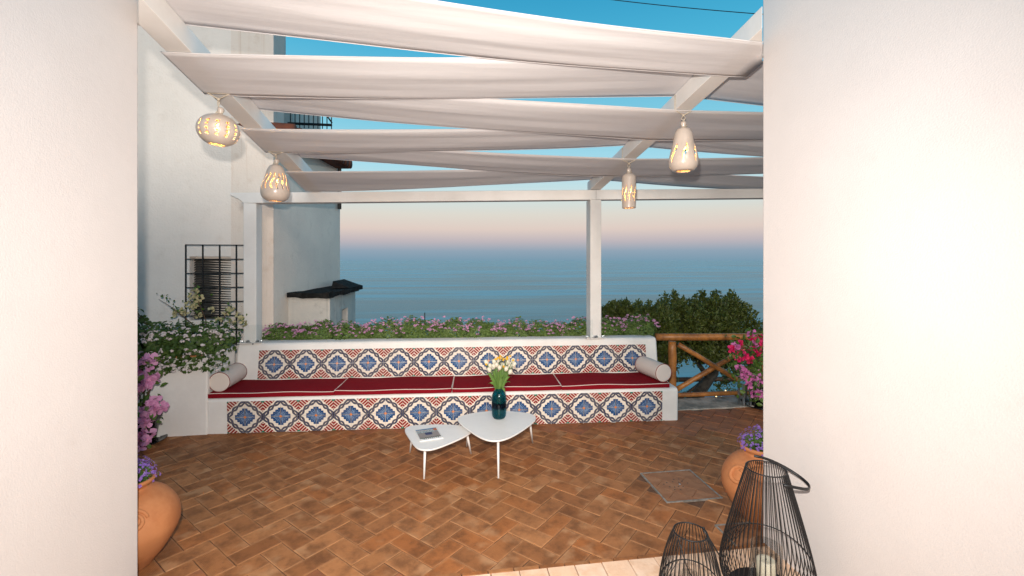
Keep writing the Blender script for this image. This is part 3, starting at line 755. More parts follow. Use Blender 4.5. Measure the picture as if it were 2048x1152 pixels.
lantern('ceramic_lantern', 'cream pear-shaped ceramic lantern with a few broad flame-shaped openings', 2.031, 3.662, 2.948, pear2, h3, .03, (0, 0), zr('R', 3.662), 'R', 220, 110, 2.6, yaw=.32)
cyl = smooth_prof([(.014,.205), (.045,.195), (.069,.170), (.073,.12), (.073,0), (.072,-.10), (.070,-.172), (.067,-.182), (.061,-.18)])
def h4(a, z, r):
    nc = 9; s_ = (z+.125)/.19
    if 0 < s_ < 1:
        sh = .20*math.sin(s_*5.2); c = ((a/(2*PI)*nc)+sh) % 1.0
        if abs(c-.5)*2*PI*r/nc < .0085*(s_*(1-s_)*3.6)**.7: return True
    ci = (a/(2*PI)*nc) % 1.0
    for zz_, cc in ((-.02, .12), (-.05, .95), (-.06, .05), (-.085, .9)):
        if math.hypot((ci-cc)*2*PI*r/nc, z-zz_) < .0042: return True
    return False
lantern('ceramic_lantern', 'slim cylindrical cream ceramic lantern with wavy slits and dots', 2.031, 4.849, 2.772, cyl, h4, .03, (0, 0), zr('R', 4.849), 'R', 220, 120, 2.4)

# ------------------------------------------------------------------ plants
def leaf_cloud(pos, dirs, size, wid=.5, fold=.25, droop=.1, shape=6):
    """pointed oval leaves: one folded 6-vertex blade per position"""
    n = len(pos); pos = np.asarray(pos, float); d = np.asarray(dirs, float); d /= np.linalg.norm(d, axis=1)[:, None]+1e-9
    rnd = RNG.normal(size=(n, 3)); side = np.cross(d, rnd); side /= np.linalg.norm(side, axis=1)[:, None]+1e-9; nor = np.cross(side, d)
    L = np.broadcast_to(np.asarray(size, float), (n,))[:, None]; w = L*wid*.5
    a = pos; b_ = pos+d*L*.35+side*w+nor*L*fold*.3; c = pos+d*L*.75+side*w*.75+nor*L*fold*.2; t = pos+d*L-nor*L*droop
    f_ = pos+d*L*.75-side*w*.75+nor*L*fold*.2; g = pos+d*L*.35-side*w+nor*L*fold*.3; m1 = pos+d*L*.5
    V = np.stack([a, b_, c, t, f_, g, m1], 1).reshape(-1, 3)
    F = []
    for i in range(n):
        k = i*7; F += [(k, k+1, k+6), (k+1, k+2, k+6), (k+2, k+3, k+6), (k+3, k+4, k+6), (k+4, k+5, k+6), (k+5, k, k+6)]
    return V, F
def round_leaf(pos, nrm, size, lobes=7):
    """scalloped round leaves (geranium)"""
    n = len(pos); pos = np.asarray(pos, float); d = np.asarray(nrm, float); d /= np.linalg.norm(d, axis=1)[:, None]+1e-9
    rnd = RNG.normal(size=(n, 3)); s_ = np.cross(d, rnd); s_ /= np.linalg.norm(s_, axis=1)[:, None]+1e-9; t = np.cross(d, s_)
    L = np.broadcast_to(np.asarray(size, float), (n,))[:, None]; K = lobes*2; ring = [pos]
    for k in range(K):
        a = 2*PI*k/K; rr = L*(.5 if k % 2 == 0 else .40); ring.append(pos+(s_*math.cos(a)+t*math.sin(a))*rr+d*L*.10)
    V = np.stack(ring, 1).reshape(-1, 3); F = []
    for i in range(n):
        b0 = i*(K+1); F += [(b0, b0+1+k, b0+1+(k+1) % K) for k in range(K)]
    return V, F
def florets(pos, nrm, size, petals=5):
    n = len(pos); pos = np.asarray(pos, float); d = np.asarray(nrm, float); d /= np.linalg.norm(d, axis=1)[:, None]+1e-9
    rnd = RNG.normal(size=(n, 3)); s_ = np.cross(d, rnd); s_ /= np.linalg.norm(s_, axis=1)[:, None]+1e-9; t = np.cross(d, s_)
    L = np.broadcast_to(np.asarray(size, float), (n,))[:, None]; pts = []; 
    for k in range(petals):
        a = 2*PI*k/petals; q = s_*math.cos(a)+t*math.sin(a); w = -s_*math.sin(a)+t*math.cos(a)
        pts += [pos, pos+q*L*.36+w*L*.2+d*L*.12, pos+q*L*.55+d*L*.05, pos+q*L*.36-w*L*.2+d*L*.12]
    V = np.stack(pts, 1).reshape(-1, 3); m = petals*4; F = []
    for i in range(n):
        for k in range(petals): b0 = i*m+k*4; F.append((b0, b0+1, b0+2, b0+3))
    return V, F
def np_obj(name, VF, mat, parent=None, smooth=False):
    V, F = VF; me = bpy.data.meshes.new(name); me.from_pydata(V.tolist(), [], F); me.update(); o = link(name, me, mat, parent, smooth)
    if parent is not None: o['kind'] = 'stuff'
    return o
def join(*vfs):
    Vs, Fs, k = [], [], 0
    for V, F in vfs: Vs.append(V); Fs += [tuple(i+k for i in f) for f in F]; k += len(V)
    return np.concatenate(Vs), Fs

def geranium(loc, rx, ry, h, nl, nh, fm, lm, lab, grp, lsz=.045, fsz=.022, nf=9, hang=0, topb=.55):
    t = thing('geranium', lab, 'geranium', loc, 0, grp)
    u = RNG.normal(size=(nl, 3)); u /= np.linalg.norm(u, axis=1)[:, None]; rad = RNG.uniform(.35, 1, nl)**.45
    bumpy = 1+.22*np.sin(u[:, 0]*5+loc[0]*7)+.15*np.sin(u[:, 1]*7+u[:, 2]*4+loc[0]*3)
    p = u*rad[:, None]*bumpy[:, None]*np.array([rx, ry, h*.55]); p[:, 2] += h*.45
    p[:, 2] = np.maximum(p[:, 2], .01 - hang*(RNG.uniform(0, 1, nl))*(p[:, 1] < 0))
    if hang:
        m_ = RNG.random(nl) < .22; k_ = int(m_.sum()); p[m_] = np.stack([RNG.uniform(-1.1, 1.1, k_)*rx, -ry*RNG.uniform(.45, .95, k_), -hang*RNG.uniform(-.6, 1, k_)**1], 1)
    np_obj('foliage', round_leaf(p, u+np.array([0, -.35, .7])+RNG.normal(size=(nl, 3))*.45, RNG.uniform(.6, 1.15, nl)*lsz), lm, t)
    hs = []; ns = []; st = MB()
    for i in range(nh):
        d = RNG.normal(size=3); d /= np.linalg.norm(d); d[2] = abs(d[2])*topb+RNG.uniform(-.25, .5)*(1-topb); d[1] = -abs(d[1]) if RNG.random() < .8 else d[1]
        c = d*np.array([rx, ry, h*.6])*RNG.uniform(1.0, 1.18); c[2] += h*.45+RNG.uniform(.0, .05); c[2] = max(c[2], .015-hang)
        if hang and RNG.random() < .5: c = np.array([RNG.uniform(-1.15, 1.15)*rx, -ry*RNG.uniform(.75, 1.05), RNG.uniform(-hang, .10)])
        st.tube([c*np.array([.55, .55, .7]), c*np.array([.8, .8, .85])+np.array([0, 0, .012]), c], .0018, 4, False)
        m = nf+RNG.integers(-3, 4)
        for k in range(max(3, m)):
            q = RNG.normal(size=3); q /= np.linalg.norm(q); q[2] = abs(q[2])*.8; hs.append(c+q*fsz*1.05); ns.append(q+np.array([0, -.25, .2]))
    np_obj('blossoms', florets(np.array(hs), np.array(ns), RNG.uniform(.8, 1.25, len(hs))*fsz), fm, t)
    obj('stems', st, M['stemgreen'], t); return t

# pink geraniums in the bed behind the bench
GL = {0: 'pink geranium tucked behind the wider post next to the planter', 2: 'pink geranium in front of the small slab-roofed outbuilding', 4: 'pink geranium beside the thin dark garden stake', 10: 'pink geranium behind the slim post, near the bench end', 11: 'pink geranium at the bench end against the dark tree'}
xs_g = np.linspace(-2.25, 2.78, 12)
for i, xg in enumerate(xs_g):
    yg = y_beam(xg)+.38
    hh = [.36,.38,.36,.40,.42,.40,.38,.37,.36,.38,.40,.42][i]-.05
    geranium((xg, yg, .80), .30, .19, hh, 3200, 50 if i != 3 else 56, M['gerpink'], M['gerleaf'], GL.get(i, 'pink trailing geranium with small leaves in the bed behind the bench'), 'pink geraniums behind the bench', .031, .017, 9, 0, .75)
# small dark stake among them
tag(obj('garden_stake', MB().tube([(-.33, 6.62, .8), (-.325, 6.62, 1.24)], .007, 6), M['black']), 'thin dark stake standing up among the pink geraniums', 'stake')

# planter with white geraniums
pl = thing('planter', 'tall whitewashed masonry planter box filled with white geraniums', 'planter', (-3.6, 6.0, 0))
bx = MB().b2(-5.2, -2.725, 5.60, 6.30, -.05, .885); o = obj('body', bx, M['white'], pl, world=True, bevel=.02, seg=3)
obj('rim', MB().b2(-5.15, -2.80, 5.62, 6.28, .885, .905), M['terracotta'], pl, world=True, bevel=.004)
obj('soil', MB().b2(-5.1, -2.84, 5.66, 6.25, .9, .915), M['soil'], pl, world=True)
for i, (xg, yg, rx, hh, lab) in enumerate(((-3.42, 5.74, .36, .34, 'white trailing geranium in the planter beside the pink bougainvillea'), (-2.95, 5.76, .42, .38, 'white trailing geranium in the planter in front of the black trellis'), (-3.9, 5.76, .36, .34, 'white trailing geranium at the hidden end of the planter'))):
    geranium((xg, yg, .90), rx, .30, hh, 1900, 110, M['gerwhite'], M['gerleafd'], lab, 'white geraniums in the planter', .046, .019, 11, .17, .22)

# black wire trellis
tr = thing('trellis', 'black square-mesh metal trellis standing behind the planter', 'trellis', (-3.0, 6.28, .90))
zt0, zt1 = .90, 2.20
for i, xx in enumerate(np.linspace(-3.31, -2.51, 5)): obj('bar', MB().b2(xx-.007, xx+.007, 6.275, 6.289, zt0, zt1), M['black'], tr, world=True)
for i, zz_ in enumerate(np.linspace(zt1-.007, zt0+.02, 8)): obj('bar', MB().b2(-3.31+.007, -2.51-.007, 6.2745, 6.2885, zz_-.006, zz_+.006), M['black'], tr, world=True)

def bracts(centers, size, per=6):
    P, D = [], []
    for c in centers:
        c = np.array(c)
        for k in range(per):
            q = RNG.normal(size=3); q /= np.linalg.norm(q); q[1] -= .35
            for j in range(3):
                a = 2*PI*j/3+k; s_ = np.cross(q, [.3, .5, .8]); s_ /= np.linalg.norm(s_); t_ = np.cross(q, s_)
                P.append(c+q*size*.55); D.append(s_*math.cos(a)+t_*math.sin(a)+q*.55)
    return leaf_cloud(np.array(P), np.array(D), RNG.uniform(.75, 1.1, len(P))*size, .95, .35, -.08)
# cream bougainvillea climbing on the trellis
cb = thing('bougainvillea', 'cream bougainvillea sprays climbing the black trellis', 'bougainvillea', (-3.0, 6.2, .91))
cc = [(-3.16,6.20,1.60),(-3.19,6.20,1.54),(-3.10,6.20,1.52),(-3.22,6.18,1.44),(-3.16,6.18,1.42),(-3.12,6.18,1.45),(-3.30,6.18,1.36),(-3.36,6.18,1.33),(-3.27,6.18,1.34),(-2.72,6.18,1.38),(-2.78,6.18,1.34),(-2.64,6.18,1.30),(-2.60,6.15,1.24),(-2.70,6.15,1.22),(-2.56,6.13,1.20),(-2.86,6.16,1.24),(-3.10,6.17,1.30),(-2.95,6.16,1.36)]
L0 = np.array([-3.0, 6.2, .91])
np_obj('bracts', bracts([np.array(c)-L0 for c in cc], .040, 5), M['boucream'], cb)
stm = MB()
for tip in ((-3.16,6.2,1.6),(-3.36,6.18,1.33),(-2.72,6.18,1.4),(-2.56,6.14,1.22),(-3.52,6.1,1.52)):
    a = np.array((-2.98, 6.15, .91)); b_ = np.array(tip); stm.tube([a-L0, (a*.6+b_*.4)+np.array([.03,0,.06])-L0, (a*.25+b_*.75)+np.array([0,0,.05])-L0, b_-L0], [.008,.006,.004,.002], 6)
obj('stems', stm, M['stembrown'], cb, True)['kind'] = 'stuff'
P = []; 
for _ in range(90):
    c = np.array(cc[RNG.integers(len(cc))])+RNG.normal(size=3)*.06; P.append(c-L0)
for k in range(16): f = k/15; P.append(np.array([-3.30-.24*f, 6.14, 1.36+.20*math.sin(f*1.7)])-L0+RNG.normal(size=3)*.012)
np_obj('leaves', leaf_cloud(np.array(P), RNG.normal(size=(len(P), 3))+np.array([0, -.4, 0]), RNG.uniform(.03, .05, len(P)), .6), M['bouleaf'], cb)

# climbing vine on a dark pole beside the house wall
vn = thing('climbing_vine', 'dark-leaved climber with twisting stems on a black pole by the house wall', 'vine', (-3.86, 5.95, .91))
vn0 = np.array([-3.86, 5.95, .91])
obj('pole', MB().tube([(0, 0, -.01), (0, 0, 1.25)], .012, 8), M['black'], vn)
stm = MB(); LP = []
for k in range(4):
    pts = []
    for i in range(16):
        f = i/15; pts.append((.46*(1-f)**1.6+.02*math.sin(f*9+k*1.7)-.01*k, .02*math.cos(f*11+k), .02+f*1.02+.05*math.sin(f*4+k)-.12*(1-f)*(k % 2)))
    stm.tube(pts, [.007*(1-.6*i/15) for i in range(16)], 6); LP += pts[4:]
obj('stems', stm, M['stembrown'], vn, True)['kind'] = 'stuff'
LP = np.array(LP)[RNG.integers(0, len(LP), 120)]+RNG.normal(size=(120, 3))*np.array([.035, .03, .04])
np_obj('leaves', leaf_cloud(LP, RNG.normal(size=(120, 3))+np.array([.3, -.6, -.3]), RNG.uniform(.05, .085, 120), .75), M['gerleafd'], vn)
np_obj('bracts', bracts([(.10, -.03, 1.06), (.06, -.03, 1.0), (.02, -.03, .26)], .045, 4), M['boucream'], vn)

def bougainvillea(loc, clusters, lab, mats, size, pot, nleaf=120, spread=.09, potr=.15):
    t = thing('bougainvillea', lab, 'bougainvillea', loc); L = np.array(loc)
    for mname, cl, nm in mats: np_obj(nm, bracts([np.array(c)-L for c in cl], size, 6), M[mname], t)
    allc = [c for _, cl, _ in mats for c in cl]
    st = MB(); LP = []
    for c in allc:
        a = np.array([0, 0, .28]); b_ = np.array(c)-L; mid = a*.5+b_*.5+np.array([.05*RNG.normal(), .03, .08])
        st.tube([a, a*.7+mid*.3+np.array([0,0,.03]), mid, b_*.8+mid*.2, b_], [.008,.007,.005,.003,.002], 5)
        for k in range(max(2, nleaf//len(allc))): LP.append(b_+np.clip(RNG.normal(size=3), -1.4, 1.4)*spread if RNG.random() < .6 else mid+RNG.normal(size=3)*spread)
    obj('stems', st, M['stembrown'], t, True)['kind'] = 'stuff'
    np_obj('leaves', leaf_cloud(np.array(LP), RNG.normal(size=(len(LP), 3))+np.array([0, -.3, -.1]), RNG.uniform(.05, .085, len(LP)), .65), M['bouleaf'], t)
    r = potr
    obj('pot', MB().lathe([(.0001, .0), (r*.72, 0), (r, .26), (r+.012, .262), (r+.012, .285), (r-.01, .285), (r-.02, .25), (.0001, .25)], 28), M['plastic'], t, True)
    obj('saucer', MB().lathe([(.0001, .0), (r*1.05, 0), (r*1.35, .028), (r*1.32, .030), (r*1.02, .008)], 30), M['plastic'], t, True)
    return t
def at(px, py, d):   # world point at axial depth d along the view of a measured pixel, used only to transcribe measurements
    l, h = (px-1024)/900*d, (520-py)/900*d
    return (l*math.cos(YAW)+d*math.sin(YAW), d*math.cos(YAW)-l*math.sin(YAW), 2.0+h)
lp = at(283, 886, 4.93)
lcl = [at(*q) for q in ((300,722,4.75),(285,735,4.8),(306,745,4.75),(290,765,4.7),(303,760,4.75),(278,770,4.7),(308,806,4.75),(300,815,4.7),(322,812,4.8),(288,828,4.7),(296,840,4.7),(282,862,4.7),(294,872,4.7),(283,885,4.65),(262,790,4.8),(258,840,4.8),(264,720,4.8),(268,880,4.7))]
bougainvillea((lp[0], lp[1], 0), None, 'pale pink bougainvillea in a black plastic pot by the planter', [('boupink', lcl, 'bracts')], .072, None, 110, .06, .17)
rp2 = at(1524, 808, 6.15)
rc1 = [at(*q) for q in ((1478,688,5.95),(1492,690,6.0),(1476,700,5.9),(1462,696,5.9),(1506,676,6.0),(1516,684,5.9),(1488,712,5.9),(1478,716,5.9),(1516,704,5.9),(1508,700,5.9),(1524,676,6),(1530,700,6),(1500,720,5.9))]
rc2 = [at(*q) for q in ((1470,692,5.9),(1503,668,6.0),(1506,690,5.9),(1484,740,5.9),(1492,746,5.9),(1486,752,5.9),(1498,752,5.9),(1478,736,5.9),(1512,748,5.9),(1508,764,5.9),(1496,770,5.9),(1516,786,5.9),(1508,788,5.9),(1522,790,5.9),(1526,760,5.9))]
bougainvillea((rp2[0], rp2[1], 0), None, 'crimson and magenta bougainvillea bush beside the log railing', [('boured', rc1, 'red_bracts'), ('boumag', rc2, 'magenta_bracts')], .050, None, 420, .09, .17)
# small grey metal stand beside that bush
q = at(1489, 803, 6.2); ms = thing('metal_stand', 'small grey metal stand with a dark base by the crimson bougainvillea', 'stand', (q[0], q[1], 0))
for dx, dy in ((-.05, -.05), (.05, -.05), (.05, .05), (-.05, .05)): obj('leg', MB().b2(dx-.012, dx+.012, dy-.012, dy+.012, 0, .30), M['steel'], ms)
obj('top', MB().b2(-.07, .07, -.07, .07, .30, .315), M['steel'], ms); obj('shelf', MB().b2(-.036, .036, -.036, .036, .05, .08), M['black'], ms)

# ------------------------------------------------------------------ terracotta urns with bellflowers
def urn(loc, lab, flab, rz):
    t = thing('urn', lab, 'urn', loc, rz, 'terracotta urns by the house walls')
    prof_ = smooth_prof([(.135,.0), (.150,.02), (.205,.09), (.265,.20), (.28,.27), (.265,.35), (.215,.43), (.155,.475), (.118,.495), (.115,.51)], 60)
    mb = MB(); mb.lathe([(.0001, .001)]+prof_+[(.118,.515),(.135,.528),(.145,.545),(.142,.556),(.130,.558),(.116,.545),(.100,.50),(.0001,.495)], 56)
    obj('body', mb, M['terracotta'], t, True)
    for s_ in (0, PI):
        hd = MB(); pts = []
        for k in range(26):
            f = k/25; a = s_+.32*math.cos(f*2*PI*1.25)*(1-.45*f); z_ = .375+.062*math.sin(f*2*PI*1.25)*(1-.45*f)
            r_ = np.interp(z_, [.20,.27,.35,.43,.475], [.265,.28,.265,.215,.155])+.004; pts.append((r_*math.cos(a), r_*math.sin(a), z_))
        hd.tube(pts, [.017*(1-.5*abs(k-12)/13) for k in range(26)], 10); obj('scroll_handle', hd, M['terracotta'], t, True)
    obj('soil', MB().lathe([(.0001, .527), (.105, .525), (.112, .515)], 30), M['soil'], t)
    p = thing('bellflower', flab, 'bellflower', (loc[0], loc[1], .52), 0, 'bellflowers in the urns')
    n = 420; u = RNG.normal(size=(n, 3)); u /= np.linalg.norm(u, axis=1)[:, None]; u[:, 2] = np.abs(u[:, 2]); rr = RNG.uniform(.3, 1, n)[:, None]
    np_obj('foliage', leaf_cloud(u*rr*np.array([.125,.125,.12]), u+RNG.normal(size=(n, 3))*.4+np.array([0,0,.4]), RNG.uniform(.02,.036, n), .5), M['bellleaf'], p)
    n = 260; u = RNG.normal(size=(n, 3)); u /= np.linalg.norm(u, axis=1)[:, None]; u[:, 2] = np.abs(u[:, 2])+.1; q = u*np.array([.148,.148,.155])*RNG.uniform(.85, 1.12, n)[:, None]
    np_obj('blossoms', florets(q, u+RNG.normal(size=(n, 3))*.3+np.array([0,-.2,.1]), RNG.uniform(.015, .025, n)), M['purple'], p)
    st = MB()
    for k in range(0, n, 3): st.tube([q[k]*.4, q[k]*.75+np.array([0,0,.012]), q[k]], .0012, 4, False)
    obj('stems', st, M['stemgreen'], p)
urn((-2.075, 3.285, .002), 'round terracotta urn with scroll handles by the pale pink bougainvillea wall', 'purple bellflowers filling the scroll-handled urn near the pale pink bougainvillea', -.95)
urn((2.41, 3.19, .002), 'round terracotta urn behind the tall black wire lantern', 'purple bellflowers in the urn behind the tall black wire lantern', .3)

# ------------------------------------------------------------------ coffee tables, vase, magazine
def blob(ctrl, n=72):
    c = len(ctrl); P = []
    for i in range(n):
        q = i/n*c; k = int(q); f = q-k; p0, p1, p2, p3 = [np.array(ctrl[(k+j-1) % c]) for j in range(4)]
        P.append(tuple(.5*((2*p1)+(-p0+p2)*f+(2*p0-5*p1+4*p2-p3)*f*f+(-p0+3*p1-3*p2+p3)*f**3)))
    return P
def coffee_table(lab, cx, cy, h, ctrl, feet, tops):
    t = thing('coffee_table', lab, 'table', (cx, cy, 0), 0, 'white coffee tables')
    P = [(a-cx, b_-cy) for a, b_ in blob(ctrl)]; n = len(P); mb = MB()
    g = [sum(p[0] for p in P)/n, sum(p[1] for p in P)/n]
    rings = [(.985, h-.016), (1.0, h-.012), (1.0, h-.003), (.994, h)]
    vs = [(g[0]+(x_-g[0])*s_, g[1]+(y_-g[1])*s_, z_) for s_, z_ in rings for x_, y_ in P]
    mb.add(vs, [(k*n+i, k*n+(i+1) % n, (k+1)*n+(i+1) % n, (k+1)*n+i) for k in range(3) for i in range(n)] + [tuple(range(n-1, -1, -1)), tuple(3*n+i for i in range(n))])
    obj('table_top', mb, M['tablewhite'], t)
    for (fx, fy), (tx, ty) in zip(feet, tops):
        lg = MB().tube([(fx-cx, fy-cy, 0), (tx-cx, ty-cy, h-.016)], [.0085, .013], 12); l = obj('leg', lg, M['leg'], t, True)
coffee_table('larger white triangular coffee table holding the blue vase', .52, 4.55, .34,
    [(.44,4.115),(.57,4.17),(.745,4.36),(.905,4.60),(.905,4.76),(.77,4.86),(.535,4.93),(.29,4.90),(.13,4.80),(.115,4.66),(.22,4.38),(.33,4.18)],
    [(.462,4.10),(.92,4.836),(.205,4.85)], [(.47,4.20),(.86,4.70),(.22,4.74)])
coffee_table('smaller lower white triangular coffee table with a magazine on it', -.10, 4.46, .29,
    [(-.205,4.13),(-.10,4.15),(.08,4.30),(.205,4.44),(.245,4.56),(.17,4.66),(-.02,4.73),(-.22,4.755),(-.385,4.735),(-.425,4.64),(-.365,4.42),(-.285,4.20)],
    [(-.212,4.182),(.24,4.652),(-.386,4.778)], [(-.205,4.225),(.19,4.55),(-.35,4.69)])

def mat_vase():
    m, nt, b, o = new_mat('teal_glass'); v = tex_coord(nt); sp = nt.nodes.new('ShaderNodeSeparateXYZ'); nt.links.new(v, sp.inputs[0]); z = X(sp.outputs[2])
    band = sramp(z, .105, .12)*(1-sramp(z, .168, .185))
    col = xmix(band, (.008,.27,.33,1), (.0,.035,.075,1)); nt.links.new(col.k, b.inputs['Base Color']); b.inputs['Roughness'].default_value = .04
    b.inputs['Transmission Weight'].default_value = .93; b.inputs['IOR'].default_value = 1.30; return m
vz = .341; vx, vy = at(998, 838, 4.72)[:2]
VY = (vx, vy, vz)
va = thing('vase', 'blue-green glass bottle vase with a dark band on the larger table', 'vase', VY)
prof_ = smooth_prof([(.040,.0), (.060,.008), (.073,.035), (.077,.09), (.077,.20), (.072,.245), (.055,.285), (.042,.302), (.040,.315)], 44)
inner = [(r_-.004, max(.010, z_)) for r_, z_ in prof_[::-1]]
obj('body', MB().lathe([(.0001, .0)]+prof_+inner+[(.0001, .010)], 40), mat_vase(), va, True)
bq = thing('bouquet', 'bunch of white tulips and small yellow flowers in the vase', 'bouquet', (vx, vy, vz+.02))
st = MB(); heads = []
tul = [(-.095,-.02,.475),(-.055,-.04,.515),(-.028,-.05,.530),(-.12,.02,.545),(.10,-.05,.455),(.145,.0,.52),(.135,.02,.555),(.085,.03,.53),(-.045,.02,.545),(.04,.04,.50),(-.08,.03,.50),(.06,-.06,.49),(.0,-.05,.50),(.11,.04,.49)]
for i, h_ in enumerate(tul):
    h_ = Vector(h_); st.tube([(h_.x*.12, h_.y*.12, .01), (h_.x*.16, h_.y*.16, .29), (h_.x*.6, h_.y*.6, .41), tuple(h_)], .0035, 6, False)
    P, D = [], []
    tm = MB(); up = Vector((h_.x*1.2, h_.y*1.2-.03, .25)).normalized(); qt = up.to_track_quat('Z', 'Y')
    for lay, rr in ((0, .024), (1, .020)):
        for k in range(3):
            a0 = 2*PI*k/3+lay*PI/3; pv = []; 
            for j in range(6):
                f = j/5; wd = .95*math.sin(PI*min(1, .18+f*.78))**.8; r_ = rr*math.sin(PI*(.12+f*.72))**.7; z_ = .052*f
                for s_ in (-1, 0, 1): a = a0+s_*wd; pv.append(qt @ Vector((r_*math.cos(a)*(1 if s_ == 0 else .95), r_*math.sin(a)*(1 if s_ == 0 else .95), z_))+h_)
            tm.add(pv, [(j*3+s_, j*3+s_+1, (j+1)*3+s_+1, (j+1)*3+s_) for j in range(5) for s_ in (0, 1)])
    obj('tulip_head', tm, M['tulip'], bq, True)
ye = [(-.055+.024*k+.006*((k*7) % 3), .02-.012*(k % 3), .585+.014*((k*5) % 4)) for k in range(9)] + [(-.035+.022*k, .01, .60+.012*(k % 2)) for k in range(5)] + [(-.135,0,.548),(.045,-.02,.525),(.088,0,.60)]
yb = MB()
for y_ in ye:
    st.tube([(y_[0]*.15, y_[1]*.15, .28), (y_[0]*.5, y_[1]*.6, .45), y_], .0016, 5, False)
    for k in range(7):
        d = RNG.normal(size=3); d /= np.linalg.norm(d); yb.ball((y_[0]+d[0]*.008, y_[1]+d[1]*.008, y_[2]+d[2]*.006), .0065, 6)
obj('yellow_blossoms', yb, M['yellow'], bq, True); obj('stems', st, M['stemgreen'], bq, True)
def ribbon(pts, w0, mat, par, name='leaf'):
    mb = MB(); P = [Vector(p) for p in pts]; n = len(P); vs = []
    side = Vector((P[-1].y-P[0].y, -(P[-1].x-P[0].x), 0)); side = side.normalized() if side.length > 1e-4 else Vector((1, 0, 0))
    side = (side*.6+Vector((.8, 0, .15))).normalized()
    for i, p in enumerate(P):
        f = i/(n-1); w = w0*math.sin(PI*min(.98, .15+.85*f))**.75; vs += [p-side*w, p+Vector((0, .006, -.004)), p+side*w]
    mb.add(vs, [(i*3+j, i*3+j+1, (i+1)*3+j+1, (i+1)*3+j) for i in range(n-1) for j in (0, 1)]); return obj(name, mb, mat, par, True)
for (tx, ty, tz, w) in ((-.13,.02,.45,.024),(.15,.03,.47,.024),(-.04,.05,.49,.022),(.07,.05,.50,.022),(-.12,-.05,.36,.022),(.11,-.06,.37,.024),(-.10,-.04,.40,.022),(-.07,-.05,.46,.02),(-.02,-.06,.48,.018),(.05,-.05,.45,.022),(.13,-.03,.42,.026),(.10,.02,.47,.02),(-.06,.03,.47,.02),(.02,.0,.50,.018),(.055,-.075,.275,.022),(-.09,-.05,.34,.02),(.03,-.07,.43,.02),(-.035,-.07,.41,.024)):
    ribbon([(tx*.2, ty*.2, .27), (tx*.4, ty*.5, .27+(tz-.27)*.4+.04), (tx*.75, ty*.85, .27+(tz-.27)*.8+.03), (tx, ty, tz)], w, M['tulipleaf'], bq)

def mat_cover():
    m, nt, b, o = new_mat('magazine_cover'); v = tex_coord(nt, 'Generated'); sp = nt.nodes.new('ShaderNodeSeparateXYZ'); nt.links.new(v, sp.inputs[0]); u, w = X(sp.outputs[0]), X(sp.outputs[1])
    n1 = noise(nt, v, 9, 4, .6, stretch=(1, 3, 1)); n2 = noise(nt, v, 22, 3, .6)
    col = xmix(n1, (.30,.25,.22,1), (.22,.19,.18,1))
    col = xmix(w > (.62+(n1-.5)*.2), col, (.45,.46,.46,1))
    col = xmix((w > (.60+(n1-.5)*.25))*(n2 > .52), col, (.03,.14,.15,1)); col = xmix((w > .78)*(n2 > .55), col, (.5,.2,.16,1))
    col = xmix((w > (.86-(u-.5)*.05)), col, (.02,.16,.30,1)); col = xmix((u > .80)*(w > .70)*(w < .9), col, (.45,.10,.02,1))
    col = xmix((w < .22)*(n2 > .48), col, (.06,.075,.02,1))
    col = xmix((u > .36)*(u < .66)*(w > .40)*(w < .60), col, (.008,.012,.085,1))
    fr = xmin(xmin(u, 1-u), xmin(w, 1-w)); col = xmix(fr < .055, col, (.70,.70,.68,1))
    col = xmix((w < .14), col, (.70,.70,.68,1))
    stc = X.op('SINE', u*75.0+n2*7.0) > .25
    col = xmix((w < .17)*(w > .085)*(u > .16)*(u < .88)*stc, col, (.02,.025,.015,1))
    nt.links.new(col.k, b.inputs['Base Color']); b.inputs['Roughness'].default_value = .35; return m
q = at(866, 864, 4.50); mg = thing('magazine', 'magazine with a colourful seaside cover lying on the smaller table', 'magazine', (-.185, 4.475, .2905), R(14))
obj('pages', MB().b2(-.112, .112, -.148, .148, 0, .010), M['paper'], mg, bevel=.002)
obj('cover', MB().b2(-.114, .114, -.150, .150, .0102, .0112), mat_cover(), mg)

